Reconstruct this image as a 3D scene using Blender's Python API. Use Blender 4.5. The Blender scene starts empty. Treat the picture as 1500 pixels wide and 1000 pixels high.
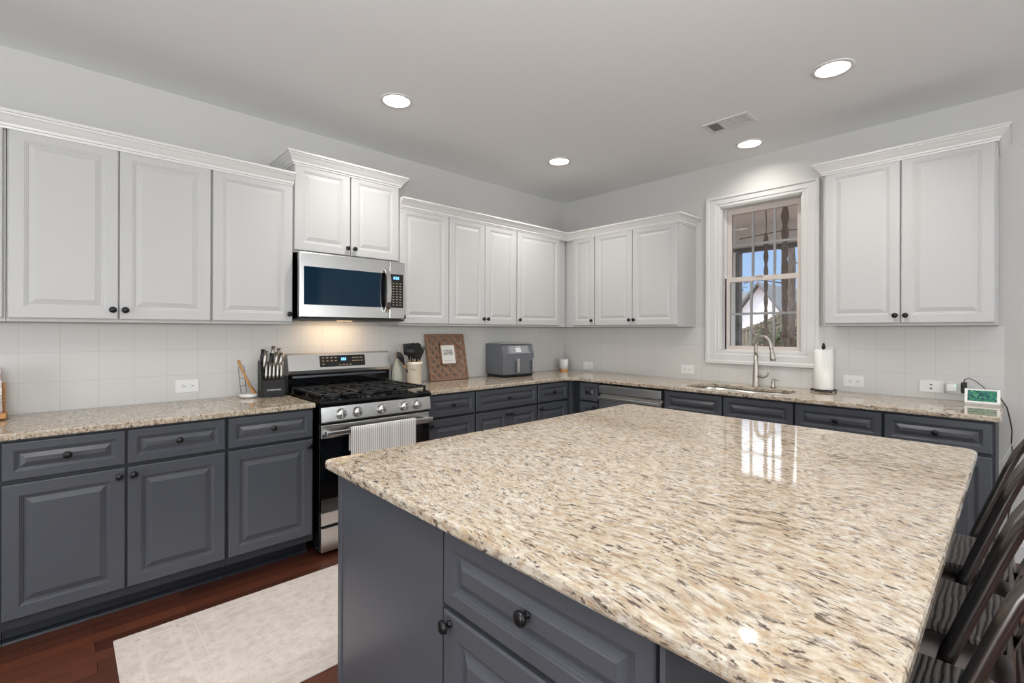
import bpy, bmesh, math, random
from mathutils import Vector, Matrix, noise as mnoise

sc = bpy.context.scene
PI = math.pi
random.seed(7)

# ------------------------------------------------------------------ camera
F_PX, YAW, V0, U0, ROLL = 696.9, 0.8132, 484.15, 751.4, 0.0026
cam_d = bpy.data.cameras.new('camera')
cam = bpy.data.objects.new('camera', cam_d)
sc.collection.objects.link(cam)
sc.camera = cam
cam_d.sensor_width = 36.0
cam_d.lens = F_PX / 1500.0 * 36.0
cam_d.shift_x = -(U0 - 750.0) / 1500.0
cam_d.shift_y = (V0 - 500.0) / 1500.0
cam_d.clip_start = 0.02
cam_d.clip_end = 300
fw = Vector((math.cos(YAW), math.sin(YAW), 0))
rt = Vector((math.sin(YAW), -math.cos(YAW), 0))
up = Vector((0, 0, 1))
rt2 = rt * math.cos(ROLL) + up * math.sin(ROLL)
up2 = up * math.cos(ROLL) - rt * math.sin(ROLL)
m = Matrix((rt2, up2, -fw)).transposed().to_4x4()
m.translation = Vector((-4.0353, -3.4525, 1.3388))
cam.matrix_world = m

# ------------------------------------------------------------------ view
sc.view_settings.view_transform = 'Standard'
sc.view_settings.look = 'None'
sc.view_settings.exposure = 0.0
sc.view_settings.gamma = 1.0
sc.view_settings.use_curve_mapping = False
sc.cycles.use_denoising = True
sc.cycles.max_bounces = 10
sc.cycles.diffuse_bounces = 6
sc.cycles.glossy_bounces = 5
sc.cycles.transparent_max_bounces = 12
sc.cycles.sample_clamp_indirect = 6.0
sc.cycles.caustics_reflective = False
sc.cycles.caustics_refractive = False

# ------------------------------------------------------------------ world: blue sky with thin cloud
world = bpy.data.worlds.new('sky')
sc.world = world
world.use_nodes = True
wn = world.node_tree
for n in list(wn.nodes):
    wn.nodes.remove(n)
wo = wn.nodes.new('ShaderNodeOutputWorld')
wb = wn.nodes.new('ShaderNodeBackground')
wb.inputs['Strength'].default_value = 1.05
tc = wn.nodes.new('ShaderNodeTexCoord')
sep = wn.nodes.new('ShaderNodeSeparateXYZ')
wr = wn.nodes.new('ShaderNodeValToRGB')
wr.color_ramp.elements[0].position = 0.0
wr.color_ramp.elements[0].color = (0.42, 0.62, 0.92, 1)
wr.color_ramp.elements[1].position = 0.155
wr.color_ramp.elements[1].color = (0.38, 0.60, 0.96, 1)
_e = wr.color_ramp.elements.new(0.21); _e.color = (2.6, 2.8, 3.0, 1)  # unseen upper band brightened to give the island granite a window reflection
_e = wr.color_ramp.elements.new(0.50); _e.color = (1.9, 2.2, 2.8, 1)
cn = wn.nodes.new('ShaderNodeTexNoise')
cn.inputs['Scale'].default_value = 5.0
cn.inputs['Detail'].default_value = 6.0
cr = wn.nodes.new('ShaderNodeValToRGB')
cr.color_ramp.elements[0].position = 0.48
cr.color_ramp.elements[1].position = 0.66
mx = wn.nodes.new('ShaderNodeMixRGB')
mx.inputs[2].default_value = (0.95, 0.97, 1.0, 1)
mx.blend_type = 'LIGHTEN'
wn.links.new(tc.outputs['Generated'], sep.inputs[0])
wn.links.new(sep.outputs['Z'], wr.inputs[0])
wn.links.new(tc.outputs['Generated'], cn.inputs['Vector'])
wn.links.new(cn.outputs[0], cr.inputs[0])
wn.links.new(cr.outputs[0], mx.inputs[0])
wn.links.new(wr.outputs[0], mx.inputs[1])
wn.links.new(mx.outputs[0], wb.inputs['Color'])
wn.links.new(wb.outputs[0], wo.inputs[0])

# ------------------------------------------------------------------ sun, added daylight and fill lamps
def add_light(name, kind, loc, direction, energy, color, **kw):
    d = bpy.data.lights.new(name, kind)
    d.energy = energy
    d.color = color
    for k, v in kw.items():
        setattr(d, k, v)
    o = bpy.data.objects.new(name, d)
    sc.collection.objects.link(o)
    o.location = loc
    o.rotation_euler = Vector(direction).to_track_quat('-Z', 'Y').to_euler()
    return o

add_light('sun', 'SUN', (6, 6, 12), (0.45, -0.62, -0.72), 2.6, (1.0, 0.95, 0.86), angle=0.01)
DAY = (0.92, 0.97, 1.0)
# daylight lamps added just outside the unseen rear openings (window_2, window_3, door_1) for even brightness
add_light('added_daylight_patio', 'AREA', (-9.12, -3.4, 1.12), (1, 0, 0.05), 150, DAY, shape='RECTANGLE', size=2.7, size_y=2.1)
add_light('added_daylight_rear', 'AREA', (-5.2, -8.12, 1.5), (0, 1, 0.05), 140, DAY, shape='RECTANGLE', size=2.3, size_y=1.5)
add_light('added_daylight_rear_side', 'AREA', (-1.0, -8.12, 1.5), (0, 1, 0.02), 80, DAY, shape='RECTANGLE', size=1.0, size_y=1.5)

CAN_POWER = 11.0
CAN_COLOR = (1.0, 0.965, 0.925)
# fill light added near the camera, aimed at the ceiling to brighten the room
add_light('ceiling_fill', 'AREA', (-4.7, -4.3, 1.30), (0.05, 0.12, 1), 122, (0.95, 0.98, 1.0), shape='DISK', size=0.9)

# ------------------------------------------------------------------ helpers: materials
def lin(c):
    return tuple((x / 255.0 / 12.92 if x / 255.0 <= 0.04045 else ((x / 255.0 + 0.055) / 1.055) ** 2.4) for x in c) + (1.0,)

def mat(name, col=(200, 200, 200), rough=0.5, metal=0.0, spec=0.5, **kw):
    m = bpy.data.materials.new(name)
    m.use_nodes = True
    b = m.node_tree.nodes['Principled BSDF']
    b.inputs['Base Color'].default_value = lin(col)
    b.inputs['Roughness'].default_value = rough
    b.inputs['Metallic'].default_value = metal
    b.inputs['Specular IOR Level'].default_value = spec
    for k, v in kw.items():
        b.inputs[k].default_value = v
    return m

def N(m, t, **kw):
    n = m.node_tree.nodes.new(t)
    for k, v in kw.items():
        if k in n.inputs:
            n.inputs[k].default_value = v
        else:
            setattr(n, k, v)
    return n

def L(m, a, b):
    m.node_tree.links.new(a, b)

def bsdf(m):
    return m.node_tree.nodes['Principled BSDF']

def ramp(m, fac, stops):
    r = N(m, 'ShaderNodeValToRGB')
    e = r.color_ramp.elements
    while len(e) < len(stops):
        e.new(0.5)
    for el, (p, c) in zip(e, stops):
        el.position = p
        el.color = c if len(c) == 4 else lin(c)
    L(m, fac, r.inputs[0])
    return r.outputs[0]

def coords(m, scale=(1, 1, 1), rot=(0, 0, 0), kind='Object'):
    t = N(m, 'ShaderNodeTexCoord')
    mp = N(m, 'ShaderNodeMapping')
    mp.inputs['Scale'].default_value = scale
    mp.inputs['Rotation'].default_value = rot
    L(m, t.outputs[kind], mp.inputs['Vector'])
    return mp.outputs['Vector']

def noise(m, vec, scale, detail=3.0, rough=0.5, dist=0.0):
    n = N(m, 'ShaderNodeTexNoise')
    n.inputs['Scale'].default_value = scale
    n.inputs['Detail'].default_value = detail
    n.inputs['Roughness'].default_value = rough
    n.inputs['Distortion'].default_value = dist
    L(m, vec, n.inputs['Vector'])
    return n.outputs[0]

def mixc(m, fac, a, b, blend='MIX'):
    n = N(m, 'ShaderNodeMixRGB')
    n.blend_type = blend
    if isinstance(fac, (int, float)):
        n.inputs[0].default_value = fac
    else:
        L(m, fac, n.inputs[0])
    for i, x in ((1, a), (2, b)):
        if isinstance(x, tuple):
            n.inputs[i].default_value = x if len(x) == 4 else lin(x)
        else:
            L(m, x, n.inputs[i])
    return n.outputs[0]

def bump(m, h, strength=0.2, dist=0.01):
    b = N(m, 'ShaderNodeBump')
    b.inputs['Strength'].default_value = strength
    b.inputs['Distance'].default_value = dist
    L(m, h, b.inputs['Height'])
    L(m, b.outputs[0], bsdf(m).inputs['Normal'])

M = {}
M['wall'] = mat('wall_paint', (198, 196, 192), 0.85, spec=0.2)
bump(M['wall'], noise(M['wall'], coords(M['wall']), 160, 2), 0.05, 0.002)
M['ceiling'] = mat('ceiling_paint', (230, 231, 231), 0.95, spec=0.1)
M['trim'] = mat('white_trim_paint', (212, 210, 207), 0.35)
M['white_cab'] = mat('white_cabinet_paint', (184, 183, 181), 0.5)
M['grey_cab'] = mat('slate_grey_cabinet_paint', (73, 75, 80), 0.27, spec=0.32)
bump(M['grey_cab'], noise(M['grey_cab'], coords(M['grey_cab'], (30, 30, 3)), 8, 3), 0.04, 0.002)
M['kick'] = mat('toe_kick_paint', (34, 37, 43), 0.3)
M['carcass_shade'] = mat('shaded_carcass_paint', (34, 37, 44), 0.5)  # near-black colour puts the shade of rails and door gaps into the carcass
M['black'] = mat('black_knob_metal', (18, 18, 20), 0.28, 0.3)
M['steel'] = mat('brushed_stainless_steel', (204, 203, 201), 0.28, 1.0)
bump(M['steel'], noise(M['steel'], coords(M['steel'], (2, 2, 260)), 3, 2), 0.03, 0.001)
M['steel_dark'] = mat('dark_stainless_steel', (92, 94, 98), 0.3, 1.0)
M['nickel'] = mat('brushed_nickel', (182, 175, 167), 0.42, 1.0)
M['black_gloss'] = mat('black_glossy_enamel', (8, 9, 11), 0.07)
M['black_glass'] = mat('black_oven_glass', (6, 8, 11), 0.03, spec=0.8)
M['blue_glass'] = mat('reflection_blue_glass', (5, 32, 50), 0.04, spec=0.3)  # blue reflection painted into the glass colour
M['iron'] = mat('cast_iron', (24, 24, 25), 0.42)
M['rubber'] = mat('matt_black_plastic', (22, 23, 25), 0.5)
M['white_plastic'] = mat('white_plastic', (232, 232, 230), 0.3)
M['outlet_hole'] = mat('outlet_slot', (40, 38, 36), 0.6)
M['wood_light'] = mat('beech_wood', (190, 138, 82), 0.5)
_g = noise(M['wood_light'], coords(M['wood_light'], (4, 4, 40)), 10, 3)
L(M['wood_light'], ramp(M['wood_light'], _g, [(0.3, (168, 112, 60)), (0.7, (208, 158, 100))]), bsdf(M['wood_light']).inputs['Base Color'])
M['wood_brown'] = mat('weathered_brown_wood', (140, 100, 74), 0.7)
_g = noise(M['wood_brown'], coords(M['wood_brown'], (40, 40, 12)), 3, 4)
L(M['wood_brown'], ramp(M['wood_brown'], _g, [(0.3, (112, 82, 64)), (0.7, (164, 130, 106))]), bsdf(M['wood_brown']).inputs['Base Color'])
M['paper'] = mat('white_paper', (240, 238, 233), 0.9, spec=0.1)
bump(M['paper'], noise(M['paper'], coords(M['paper']), 120, 2), 0.3, 0.003)
M['ceramic_cream'] = mat('cream_ceramic', (222, 213, 196), 0.35)
M['ceramic_sage'] = mat('sage_grey_ceramic', (168, 172, 158), 0.45)
M['copper'] = mat('copper_metal', (196, 120, 80), 0.3, 1.0)
M['text_dark'] = mat('dark_lettering', (70, 66, 64), 0.7)
M['text_white'] = mat('white_lettering', (225, 225, 225), 0.5)
M['text_gold'] = mat('tan_lettering', (150, 132, 108), 0.6)
M['emit_blue'] = mat('blue_led_display', (20, 60, 90), 0.3)
bsdf(M['emit_blue']).inputs['Emission Color'].default_value = (0.2, 0.6, 1.0, 1)
bsdf(M['emit_blue']).inputs['Emission Strength'].default_value = 1.6
M['emit_green'] = mat('green_led', (60, 200, 90), 0.3)
bsdf(M['emit_green']).inputs['Emission Color'].default_value = (0.1, 1.0, 0.3, 1)
bsdf(M['emit_green']).inputs['Emission Strength'].default_value = 2.0
M['cord_white'] = mat('white_cord', (205, 207, 204), 0.5)
M['knife_handle'] = mat('steel_knife_handle', (165, 160, 152), 0.3, 0.9)
M['gunmetal'] = mat('gunmetal_painted_steel', (104, 98, 95), 0.27, 0.95, spec=0.6)
M['fryer_grey'] = mat('grey_fryer_body', (122, 125, 132), 0.28, 0.7)
M['fryer_panel'] = mat('fryer_control_panel', (150, 152, 156), 0.35, 0.4)
M['siding'] = mat('white_siding', (246, 246, 244), 0.6)
M['roof'] = mat('grey_shingles', (112, 112, 108), 0.9)
M['porch_ceiling'] = mat('porch_ceiling_board', (214, 206, 196), 0.8)
M['beam'] = mat('dark_porch_beam', (44, 40, 36), 0.7)
M['post'] = mat('white_porch_post', (238, 243, 236), 0.5)

# granite: cream ground, gold-tan clouds, mauve-grey and dark brown flecks drawn out along one grain direction
def granite(name):
    m = mat(name, (214, 196, 168), 0.05, spec=0.5)
    t = N(m, 'ShaderNodeTexCoord')
    # slow warp so that the grain swirls
    wn_ = N(m, 'ShaderNodeTexNoise'); wn_.inputs['Scale'].default_value = 1.6; wn_.inputs['Detail'].default_value = 2
    L(m, t.outputs['Object'], wn_.inputs['Vector'])
    ctr = N(m, 'ShaderNodeVectorMath'); ctr.operation = 'SUBTRACT'; ctr.inputs[1].default_value = (0.5, 0.5, 0.5)
    L(m, wn_.outputs['Color'], ctr.inputs[0])
    sc_ = N(m, 'ShaderNodeVectorMath'); sc_.operation = 'SCALE'; sc_.inputs['Scale'].default_value = 0.30
    L(m, ctr.outputs[0], sc_.inputs[0])
    ad_ = N(m, 'ShaderNodeVectorMath'); ad_.operation = 'ADD'
    L(m, t.outputs['Object'], ad_.inputs[0]); L(m, sc_.outputs[0], ad_.inputs[1])
    r1 = N(m, 'ShaderNodeMapping'); r1.inputs['Rotation'].default_value = (0, 0, math.radians(-84))
    L(m, ad_.outputs[0], r1.inputs['Vector'])
    def grain(k, off=0.0):
        s1 = N(m, 'ShaderNodeMapping'); s1.inputs['Scale'].default_value = (k, 1, 0.8); s1.inputs['Location'].default_value = (off, off * 1.7, off * 0.6)
        L(m, r1.outputs[0], s1.inputs['Vector'])
        return s1.outputs[0]
    base = ramp(m, noise(m, grain(0.55), 55, 6, 0.7, 0.3), [(0.32, (146, 124, 102)), (0.44, (172, 157, 136)), (0.56, (189, 180, 165)), (0.70, (200, 196, 189))])
    cl = ramp(m, noise(m, grain(0.6, 3.1), 5, 4, 0.6, 0.5), [(0.44, (0, 0, 0)), (0.66, (130, 130, 130))])
    base = mixc(m, cl, base, (178, 152, 116))
    tan = ramp(m, noise(m, grain(0.5, 1.3), 80, 4, 0.6, 0.3), [(0.53, (0, 0, 0)), (0.66, (190, 190, 190))])
    base = mixc(m, tan, base, (162, 130, 92))
    wh = ramp(m, noise(m, grain(0.6, 9.2), 60, 3, 0.5, 0.2), [(0.60, (0, 0, 0)), (0.70, (170, 170, 170))])
    base = mixc(m, wh, base, (208, 206, 200))
    grey = ramp(m, noise(m, grain(0.30, 5.7), 95, 4, 0.6, 0.4), [(0.54, (0, 0, 0)), (0.62, (215, 215, 215))])
    base = mixc(m, grey, base, (118, 104, 98))
    dkm = ramp(m, noise(m, grain(0.34, 7.3), 120, 4, 0.6, 0.3), [(0.575, (0, 0, 0)), (0.64, (240, 240, 240))])
    base = mixc(m, dkm, base, (50, 40, 36))
    big = ramp(m, noise(m, grain(0.5, 11.3), 48, 4, 0.65, 0.4), [(0.612, (0, 0, 0)), (0.665, (235, 235, 235))])
    base = mixc(m, big, base, (58, 44, 38))
    L(m, base, bsdf(m).inputs['Base Color'])
    return m
M['granite'] = granite('cream_and_tan_granite')

# floor boards running along the range wall
def floor_mat():
    m = mat('dark_red_brown_floor_boards', (80, 42, 28), 0.36)
    v = coords(m)
    b = N(m, 'ShaderNodeTexBrick')
    b.offset = 0.37
    b.inputs['Scale'].default_value = 1.0
    b.inputs['Brick Width'].default_value = 0.9
    b.inputs['Row Height'].default_value = 0.083
    b.inputs['Mortar Size'].default_value = 0.0016
    b.inputs['Mortar Smooth'].default_value = 0.2
    b.inputs['Color1'].default_value = lin((108, 60, 42))
    b.inputs['Color2'].default_value = lin((78, 42, 30))
    b.inputs['Mortar'].default_value = lin((30, 16, 12))
    L(m, v, b.inputs['Vector'])
    g = noise(m, coords(m, (6, 70, 6)), 5.0, 7, 0.7, 0.6)
    gr = ramp(m, g, [(0.3, (90, 90, 90)), (0.7, (255, 255, 255))])
    c = mixc(m, 0.8, b.outputs['Color'], gr, 'MULTIPLY')
    L(m, c, bsdf(m).inputs['Base Color'])
    bump(m, b.outputs['Fac'], -0.25, 0.002)
    return m
M['floor'] = floor_mat()

# backsplash tile: 15 cm squares painted over, faint joints
def tile_mat(name, axis, off):
    m = mat(name, (208, 206, 202), 0.42, spec=0.35)
    t = N(m, 'ShaderNodeTexCoord')
    s = N(m, 'ShaderNodeSeparateXYZ')
    L(m, t.outputs['Object'], s.inputs[0])
    outs = []
    for ch, o in ((axis, off), ('Z', -1.0675)):
        a = N(m, 'ShaderNodeMath'); a.operation = 'ADD'; a.inputs[1].default_value = o + 152.4
        L(m, s.outputs[ch], a.inputs[0])
        d = N(m, 'ShaderNodeMath'); d.operation = 'DIVIDE'; d.inputs[1].default_value = 0.1524
        L(m, a.outputs[0], d.inputs[0])
        f = N(m, 'ShaderNodeMath'); f.operation = 'FRACT'
        L(m, d.outputs[0], f.inputs[0])
        p = N(m, 'ShaderNodeMath'); p.operation = 'PINGPONG'; p.inputs[1].default_value = 0.5
        L(m, f.outputs[0], p.inputs[0])
        g = N(m, 'ShaderNodeMath'); g.operation = 'LESS_THAN'; g.inputs[1].default_value = 0.011
        L(m, p.outputs[0], g.inputs[0])
        outs.append(g.outputs[0])
    mx_ = N(m, 'ShaderNodeMath'); mx_.operation = 'MAXIMUM'
    L(m, outs[0], mx_.inputs[0]); L(m, outs[1], mx_.inputs[1])
    c = mixc(m, mx_.outputs[0], (209, 207, 203), (198, 195, 190))
    L(m, c, bsdf(m).inputs['Base Color'])
    bump(m, mx_.outputs[0], -0.35, 0.002)
    return m
M['tile_a'] = tile_mat('white_square_tile', 'X', 4.198)
M['tile_b'] = tile_mat('white_square_tile_side', 'Y', 3.408)

# rug: faded beige with a ghost of a bordered pattern
def rug_mat():
    m = mat('faded_beige_rug_weave', (200, 188, 178), 0.95, spec=0.1)
    v = coords(m)
    a = ramp(m, noise(m, v, 14, 6, 0.65, 1.0), [(0.35, (176, 164, 156)), (0.6, (206, 196, 188))])
    w = N(m, 'ShaderNodeTexVoronoi'); w.inputs['Scale'].default_value = 26
    L(m, v, w.inputs['Vector'])
    b = ramp(m, w.outputs['Distance'], [(0.2, (186, 174, 166)), (0.6, (212, 203, 196))])
    c = mixc(m, 0.35, a, b)
    L(m, mixc(m, 0.2, c, ramp(m, noise(m, coords(m, (1, 1, 1)), 300, 2), [(0.4, (150, 138, 130)), (0.6, (225, 218, 210))])), bsdf(m).inputs['Base Color'])
    bump(m, noise(m, v, 350, 2), 0.5, 0.003)
    return m
M['rug'] = rug_mat()
M['rug_border'] = mat('rug_border_line', (203, 194, 186), 0.95, spec=0.1)

def seat_mat():
    m = mat('dark_stained_seat_wood', (62, 58, 57), 0.42)
    v = coords(m, (0.3, 1, 1))
    w = N(m, 'ShaderNodeTexWave')
    w.wave_type = 'BANDS'; w.bands_direction = 'Y'
    w.inputs['Scale'].default_value = 24
    w.inputs['Distortion'].default_value = 5.5
    w.inputs['Detail'].default_value = 3
    w.inputs['Detail Scale'].default_value = 1.2
    L(m, v, w.inputs['Vector'])
    c = ramp(m, w.outputs[0], [(0.08, (16, 15, 16)), (0.32, (70, 65, 62)), (0.9, (92, 86, 82))])
    L(m, c, bsdf(m).inputs['Base Color'])
    bump(m, w.outputs[0], 0.4, 0.002)
    return m
M['seat'] = seat_mat()

def stripe_mat():
    m = mat('grey_ribbed_towel', (210, 208, 205), 0.95, spec=0.1)
    t = N(m, 'ShaderNodeTexCoord'); s = N(m, 'ShaderNodeSeparateXYZ')
    L(m, t.outputs['Object'], s.inputs[0])
    k = N(m, 'ShaderNodeMath'); k.operation = 'MULTIPLY'; k.inputs[1].default_value = 2 * PI / 0.0135
    L(m, s.outputs['X'], k.inputs[0])
    si = N(m, 'ShaderNodeMath'); si.operation = 'SINE'
    L(m, k.outputs[0], si.inputs[0])
    c = ramp(m, si.outputs[0], [(0.0, (222, 219, 215)), (0.35, (208, 205, 201)), (0.75, (150, 146, 143))])
    L(m, c, bsdf(m).inputs['Base Color'])
    return m
M['towel'] = stripe_mat()

def screen_mat():
    m = mat('display_picture', (20, 60, 60), 0.15)
    c = ramp(m, noise(m, coords(m, (1, 1, 1)), 45, 5, 0.7, 1.5), [(0.35, (10, 30, 48)), (0.5, (24, 96, 92)), (0.62, (70, 150, 70)), (0.72, (190, 225, 235))])
    L(m, c, bsdf(m).inputs['Base Color'])
    L(m, c, bsdf(m).inputs['Emission Color'])
    bsdf(m).inputs['Emission Strength'].default_value = 0.3
    return m
M['screen'] = screen_mat()

def noisy(name, c1, c2, scale, rough=0.9, stretch=(1, 1, 1), bs=0.3):
    m = mat(name, c1, rough, spec=0.15)
    n_ = noise(m, coords(m, stretch), scale, 6, 0.65)
    L(m, ramp(m, n_, [(0.35, c1), (0.65, c2)]), bsdf(m).inputs['Base Color'])
    bump(m, n_, bs, 0.02)
    return m
M['bark'] = noisy('pine_bark', (62, 54, 46), (112, 100, 88), 14, stretch=(3, 3, 0.6))
M['fence'] = noisy('weathered_fence_board', (92, 86, 66), (128, 120, 96), 6, stretch=(6, 6, 0.6))
M['ground'] = noisy('leaf_covered_ground', (112, 72, 48), (162, 112, 76), 9)
M['foliage'] = noisy('dark_evergreen_leaves', (34, 42, 26), (78, 86, 52), 12)
M['rope'] = noisy('brown_twisted_rope', (84, 66, 54), (122, 100, 86), 60)
M['glass'] = mat('window_glass', (255, 255, 255), 0.0)
bsdf(M['glass']).inputs['Transmission Weight'].default_value = 1.0
bsdf(M['glass']).inputs['IOR'].default_value = 1.0
# thin window glass: clear with a fresnel reflection
gm = M['glass']
gn = gm.node_tree.nodes
for n in list(gn):
    if n.type != 'OUTPUT_MATERIAL':
        gn.remove(n)
gt = N(gm, 'ShaderNodeBsdfTransparent')
gg = N(gm, 'ShaderNodeBsdfGlossy', Roughness=0.0)
gf = N(gm, 'ShaderNodeFresnel', IOR=1.5)
gx = N(gm, 'ShaderNodeMixShader')
L(gm, gf.outputs[0], gx.inputs[0]); L(gm, gt.outputs[0], gx.inputs[1]); L(gm, gg.outputs[0], gx.inputs[2])
L(gm, gx.outputs[0], [n for n in gn if n.type == 'OUTPUT_MATERIAL'][0].inputs[0])
M['lamp_lens'] = mat('lit_lamp_lens', (255, 250, 240), 0.5)
bsdf(M['lamp_lens']).inputs['Emission Color'].default_value = (1.0, 0.93, 0.83, 1)
bsdf(M['lamp_lens']).inputs['Emission Strength'].default_value = 7.0

# ------------------------------------------------------------------ helpers: meshes
class MB:
    def __init__(s):
        s.v = []; s.f = []; s.mi = []; s.sm = []
    def add(s, vs, fs, mi=0, smooth=False):
        b = len(s.v)
        s.v += [Vector(p) for p in vs]
        for f in fs:
            s.f.append([b + i for i in f]); s.mi.append(mi); s.sm.append(smooth)
        return s
    def box(s, x0, x1, y0, y1, z0, z1, mi=0):
        x0, x1 = min(x0, x1), max(x0, x1); y0, y1 = min(y0, y1), max(y0, y1); z0, z1 = min(z0, z1), max(z0, z1)
        vs = [(x0, y0, z0), (x1, y0, z0), (x1, y1, z0), (x0, y1, z0), (x0, y0, z1), (x1, y0, z1), (x1, y1, z1), (x0, y1, z1)]
        return s.add(vs, [(0, 3, 2, 1), (4, 5, 6, 7), (0, 1, 5, 4), (1, 2, 6, 5), (2, 3, 7, 6), (3, 0, 4, 7)], mi)
    def bbox(s, x0, x1, y0, y1, z0, z1, b=0.004, mi=0):
        """box with chamfered edges"""
        bm = bmesh.new()
        bmesh.ops.create_cube(bm, size=1.0)
        for v in bm.verts:
            v.co = Vector(((x0 + x1) / 2 + v.co.x * (x1 - x0), (y0 + y1) / 2 + v.co.y * (y1 - y0), (z0 + z1) / 2 + v.co.z * (z1 - z0)))
        bmesh.ops.bevel(bm, geom=list(bm.edges), offset=b, segments=2, affect='EDGES', profile=0.5)
        return s.bm(bm, mi)
    def bm(s, bm, mi=0, smooth=False):
        bm.verts.index_update()
        s.add([v.co.copy() for v in bm.verts], [[v.index for v in f.verts] for f in bm.faces], mi, smooth)
        bm.free()
        return s
    def hexa(s, a, b, mi=0):
        """two quads a,b (4 points each) joined"""
        return s.add(list(a) + list(b), [(3, 2, 1, 0), (4, 5, 6, 7), (0, 1, 5, 4), (1, 2, 6, 5), (2, 3, 7, 6), (3, 0, 4, 7)], mi)
    def prism(s, poly, axis, a, b, mi=0):
        """2-D polygon extruded along axis from a to b; poly gives the other two coords in order"""
        def P(p, t):
            if axis == 'x': return (t, p[0], p[1])
            if axis == 'y': return (p[0], t, p[1])
            return (p[0], p[1], t)
        n = len(poly)
        vs = [P(p, a) for p in poly] + [P(p, b) for p in poly]
        fs = [list(range(n))[::-1], list(range(n, 2 * n))] + [(i, (i + 1) % n, n + (i + 1) % n, n + i) for i in range(n)]
        return s.add(vs, fs, mi)
    def tube(s, pts, r, n=10, mi=0, closed=False, cap=True, flat=1.0):
        pts = [Vector(p) for p in pts]
        rs = r if isinstance(r, (list, tuple)) else [r] * len(pts)
        N_ = len(pts)
        T = []
        for i in range(N_):
            if closed: t = pts[(i + 1) % N_] - pts[i - 1]
            else: t = pts[min(i + 1, N_ - 1)] - pts[max(i - 1, 0)]
            T.append(t.normalized())
        ref = Vector((0, 0, 1)) if abs(T[0].z) < 0.9 else Vector((0, 1, 0))
        u = T[0].cross(ref).normalized()
        vs = []
        for i in range(N_):
            u = (u - T[i] * u.dot(T[i])).normalized()
            w = T[i].cross(u)
            for k in range(n):
                a = 2 * PI * k / n
                vs.append(pts[i] + (u * math.cos(a) + w * math.sin(a) * flat) * rs[i])
        fs = []
        for i in range(N_ if closed else N_ - 1):
            j = (i + 1) % N_
            for k in range(n):
                fs.append((i * n + k, i * n + (k + 1) % n, j * n + (k + 1) % n, j * n + k))
        s.add(vs, fs, mi, True)
        if cap and not closed:
            b = len(s.v) - len(vs)
            s.f.append([b + k for k in range(n)][::-1]); s.mi.append(mi); s.sm.append(False)
            s.f.append([b + (N_ - 1) * n + k for k in range(n)]); s.mi.append(mi); s.sm.append(False)
        return s
    def lathe(s, prof, c=(0, 0, 0), n=24, axis=(0, 0, 1), mi=0, smooth=True, cap=True):
        """prof: list of (radius, height)"""
        q = Vector((0, 0, 1)).rotation_difference(Vector(axis))
        c = Vector(c)
        vs = []; fs = []
        for (r, h) in prof:
            for k in range(n):
                a = 2 * PI * k / n
                vs.append(c + q @ Vector((r * math.cos(a), r * math.sin(a), h)))
        for i in range(len(prof) - 1):
            for k in range(n):
                fs.append((i * n + k, i * n + (k + 1) % n, (i + 1) * n + (k + 1) % n, (i + 1) * n + k))
        s.add(vs, fs, mi, smooth)
        if not cap: return s
        b = len(s.v) - len(vs)
        if prof[0][0] > 1e-5:
            s.f.append([b + k for k in range(n)][::-1]); s.mi.append(mi); s.sm.append(False)
        if prof[-1][0] > 1e-5:
            s.f.append([b + (len(prof) - 1) * n + k for k in range(n)]); s.mi.append(mi); s.sm.append(False)
        return s
    def sphere(s, c, r, mi=0, sc3=(1, 1, 1), n=12):
        bm = bmesh.new()
        bmesh.ops.create_uvsphere(bm, u_segments=n, v_segments=max(6, n // 2 + 2), radius=1)
        for v in bm.verts:
            v.co = Vector((c[0] + v.co.x * r * sc3[0], c[1] + v.co.y * r * sc3[1], c[2] + v.co.z * r * sc3[2]))
        return s.bm(bm, mi, True)
    def build(s, name, mats, parent=None, fix=True):
        me = bpy.data.meshes.new(name)
        off = Vector((0, 0, 0))
        o = None
        me.from_pydata([tuple(p) for p in s.v], [], s.f)
        if not isinstance(mats, (list, tuple)): mats = [mats]
        for mm in mats: me.materials.append(M[mm] if isinstance(mm, str) else mm)
        for p, mi, sm in zip(me.polygons, s.mi, s.sm):
            p.material_index = mi; p.use_smooth = sm
        if fix:
            bm = bmesh.new(); bm.from_mesh(me)
            bmesh.ops.recalc_face_normals(bm, faces=bm.faces)
            bm.to_mesh(me); bm.free()
        me.update()
        o = bpy.data.objects.new(name, me)
        sc.collection.objects.link(o)
        if parent is not None: o.parent = parent
        return o

def thing(name, label, cat, loc=(0, 0, 0), rz=0.0, group=None):
    """an Empty at the thing's base; its parts are authored in its own frame"""
    o = bpy.data.objects.new(name, None)
    o.empty_display_size = 0.05
    sc.collection.objects.link(o)
    o.location = loc
    o.rotation_euler = (0, 0, rz)
    o['label'] = label; o['category'] = cat
    if group: o['group'] = group
    return o

def tag(o, label, cat, group=None):
    o['label'] = label; o['category'] = cat
    if group: o['group'] = group
    return o

def plabel(o, label):
    o['label'] = label
    return o

def struct(o):
    o['kind'] = 'structure'
    return o

def copy_tree(o, parent=None):
    c = o.copy()
    sc.collection.objects.link(c)
    if parent is not None: c.parent = parent
    for ch in [x for x in bpy.data.objects if x.parent == o]:
        copy_tree(ch, c)
    return c

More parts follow.
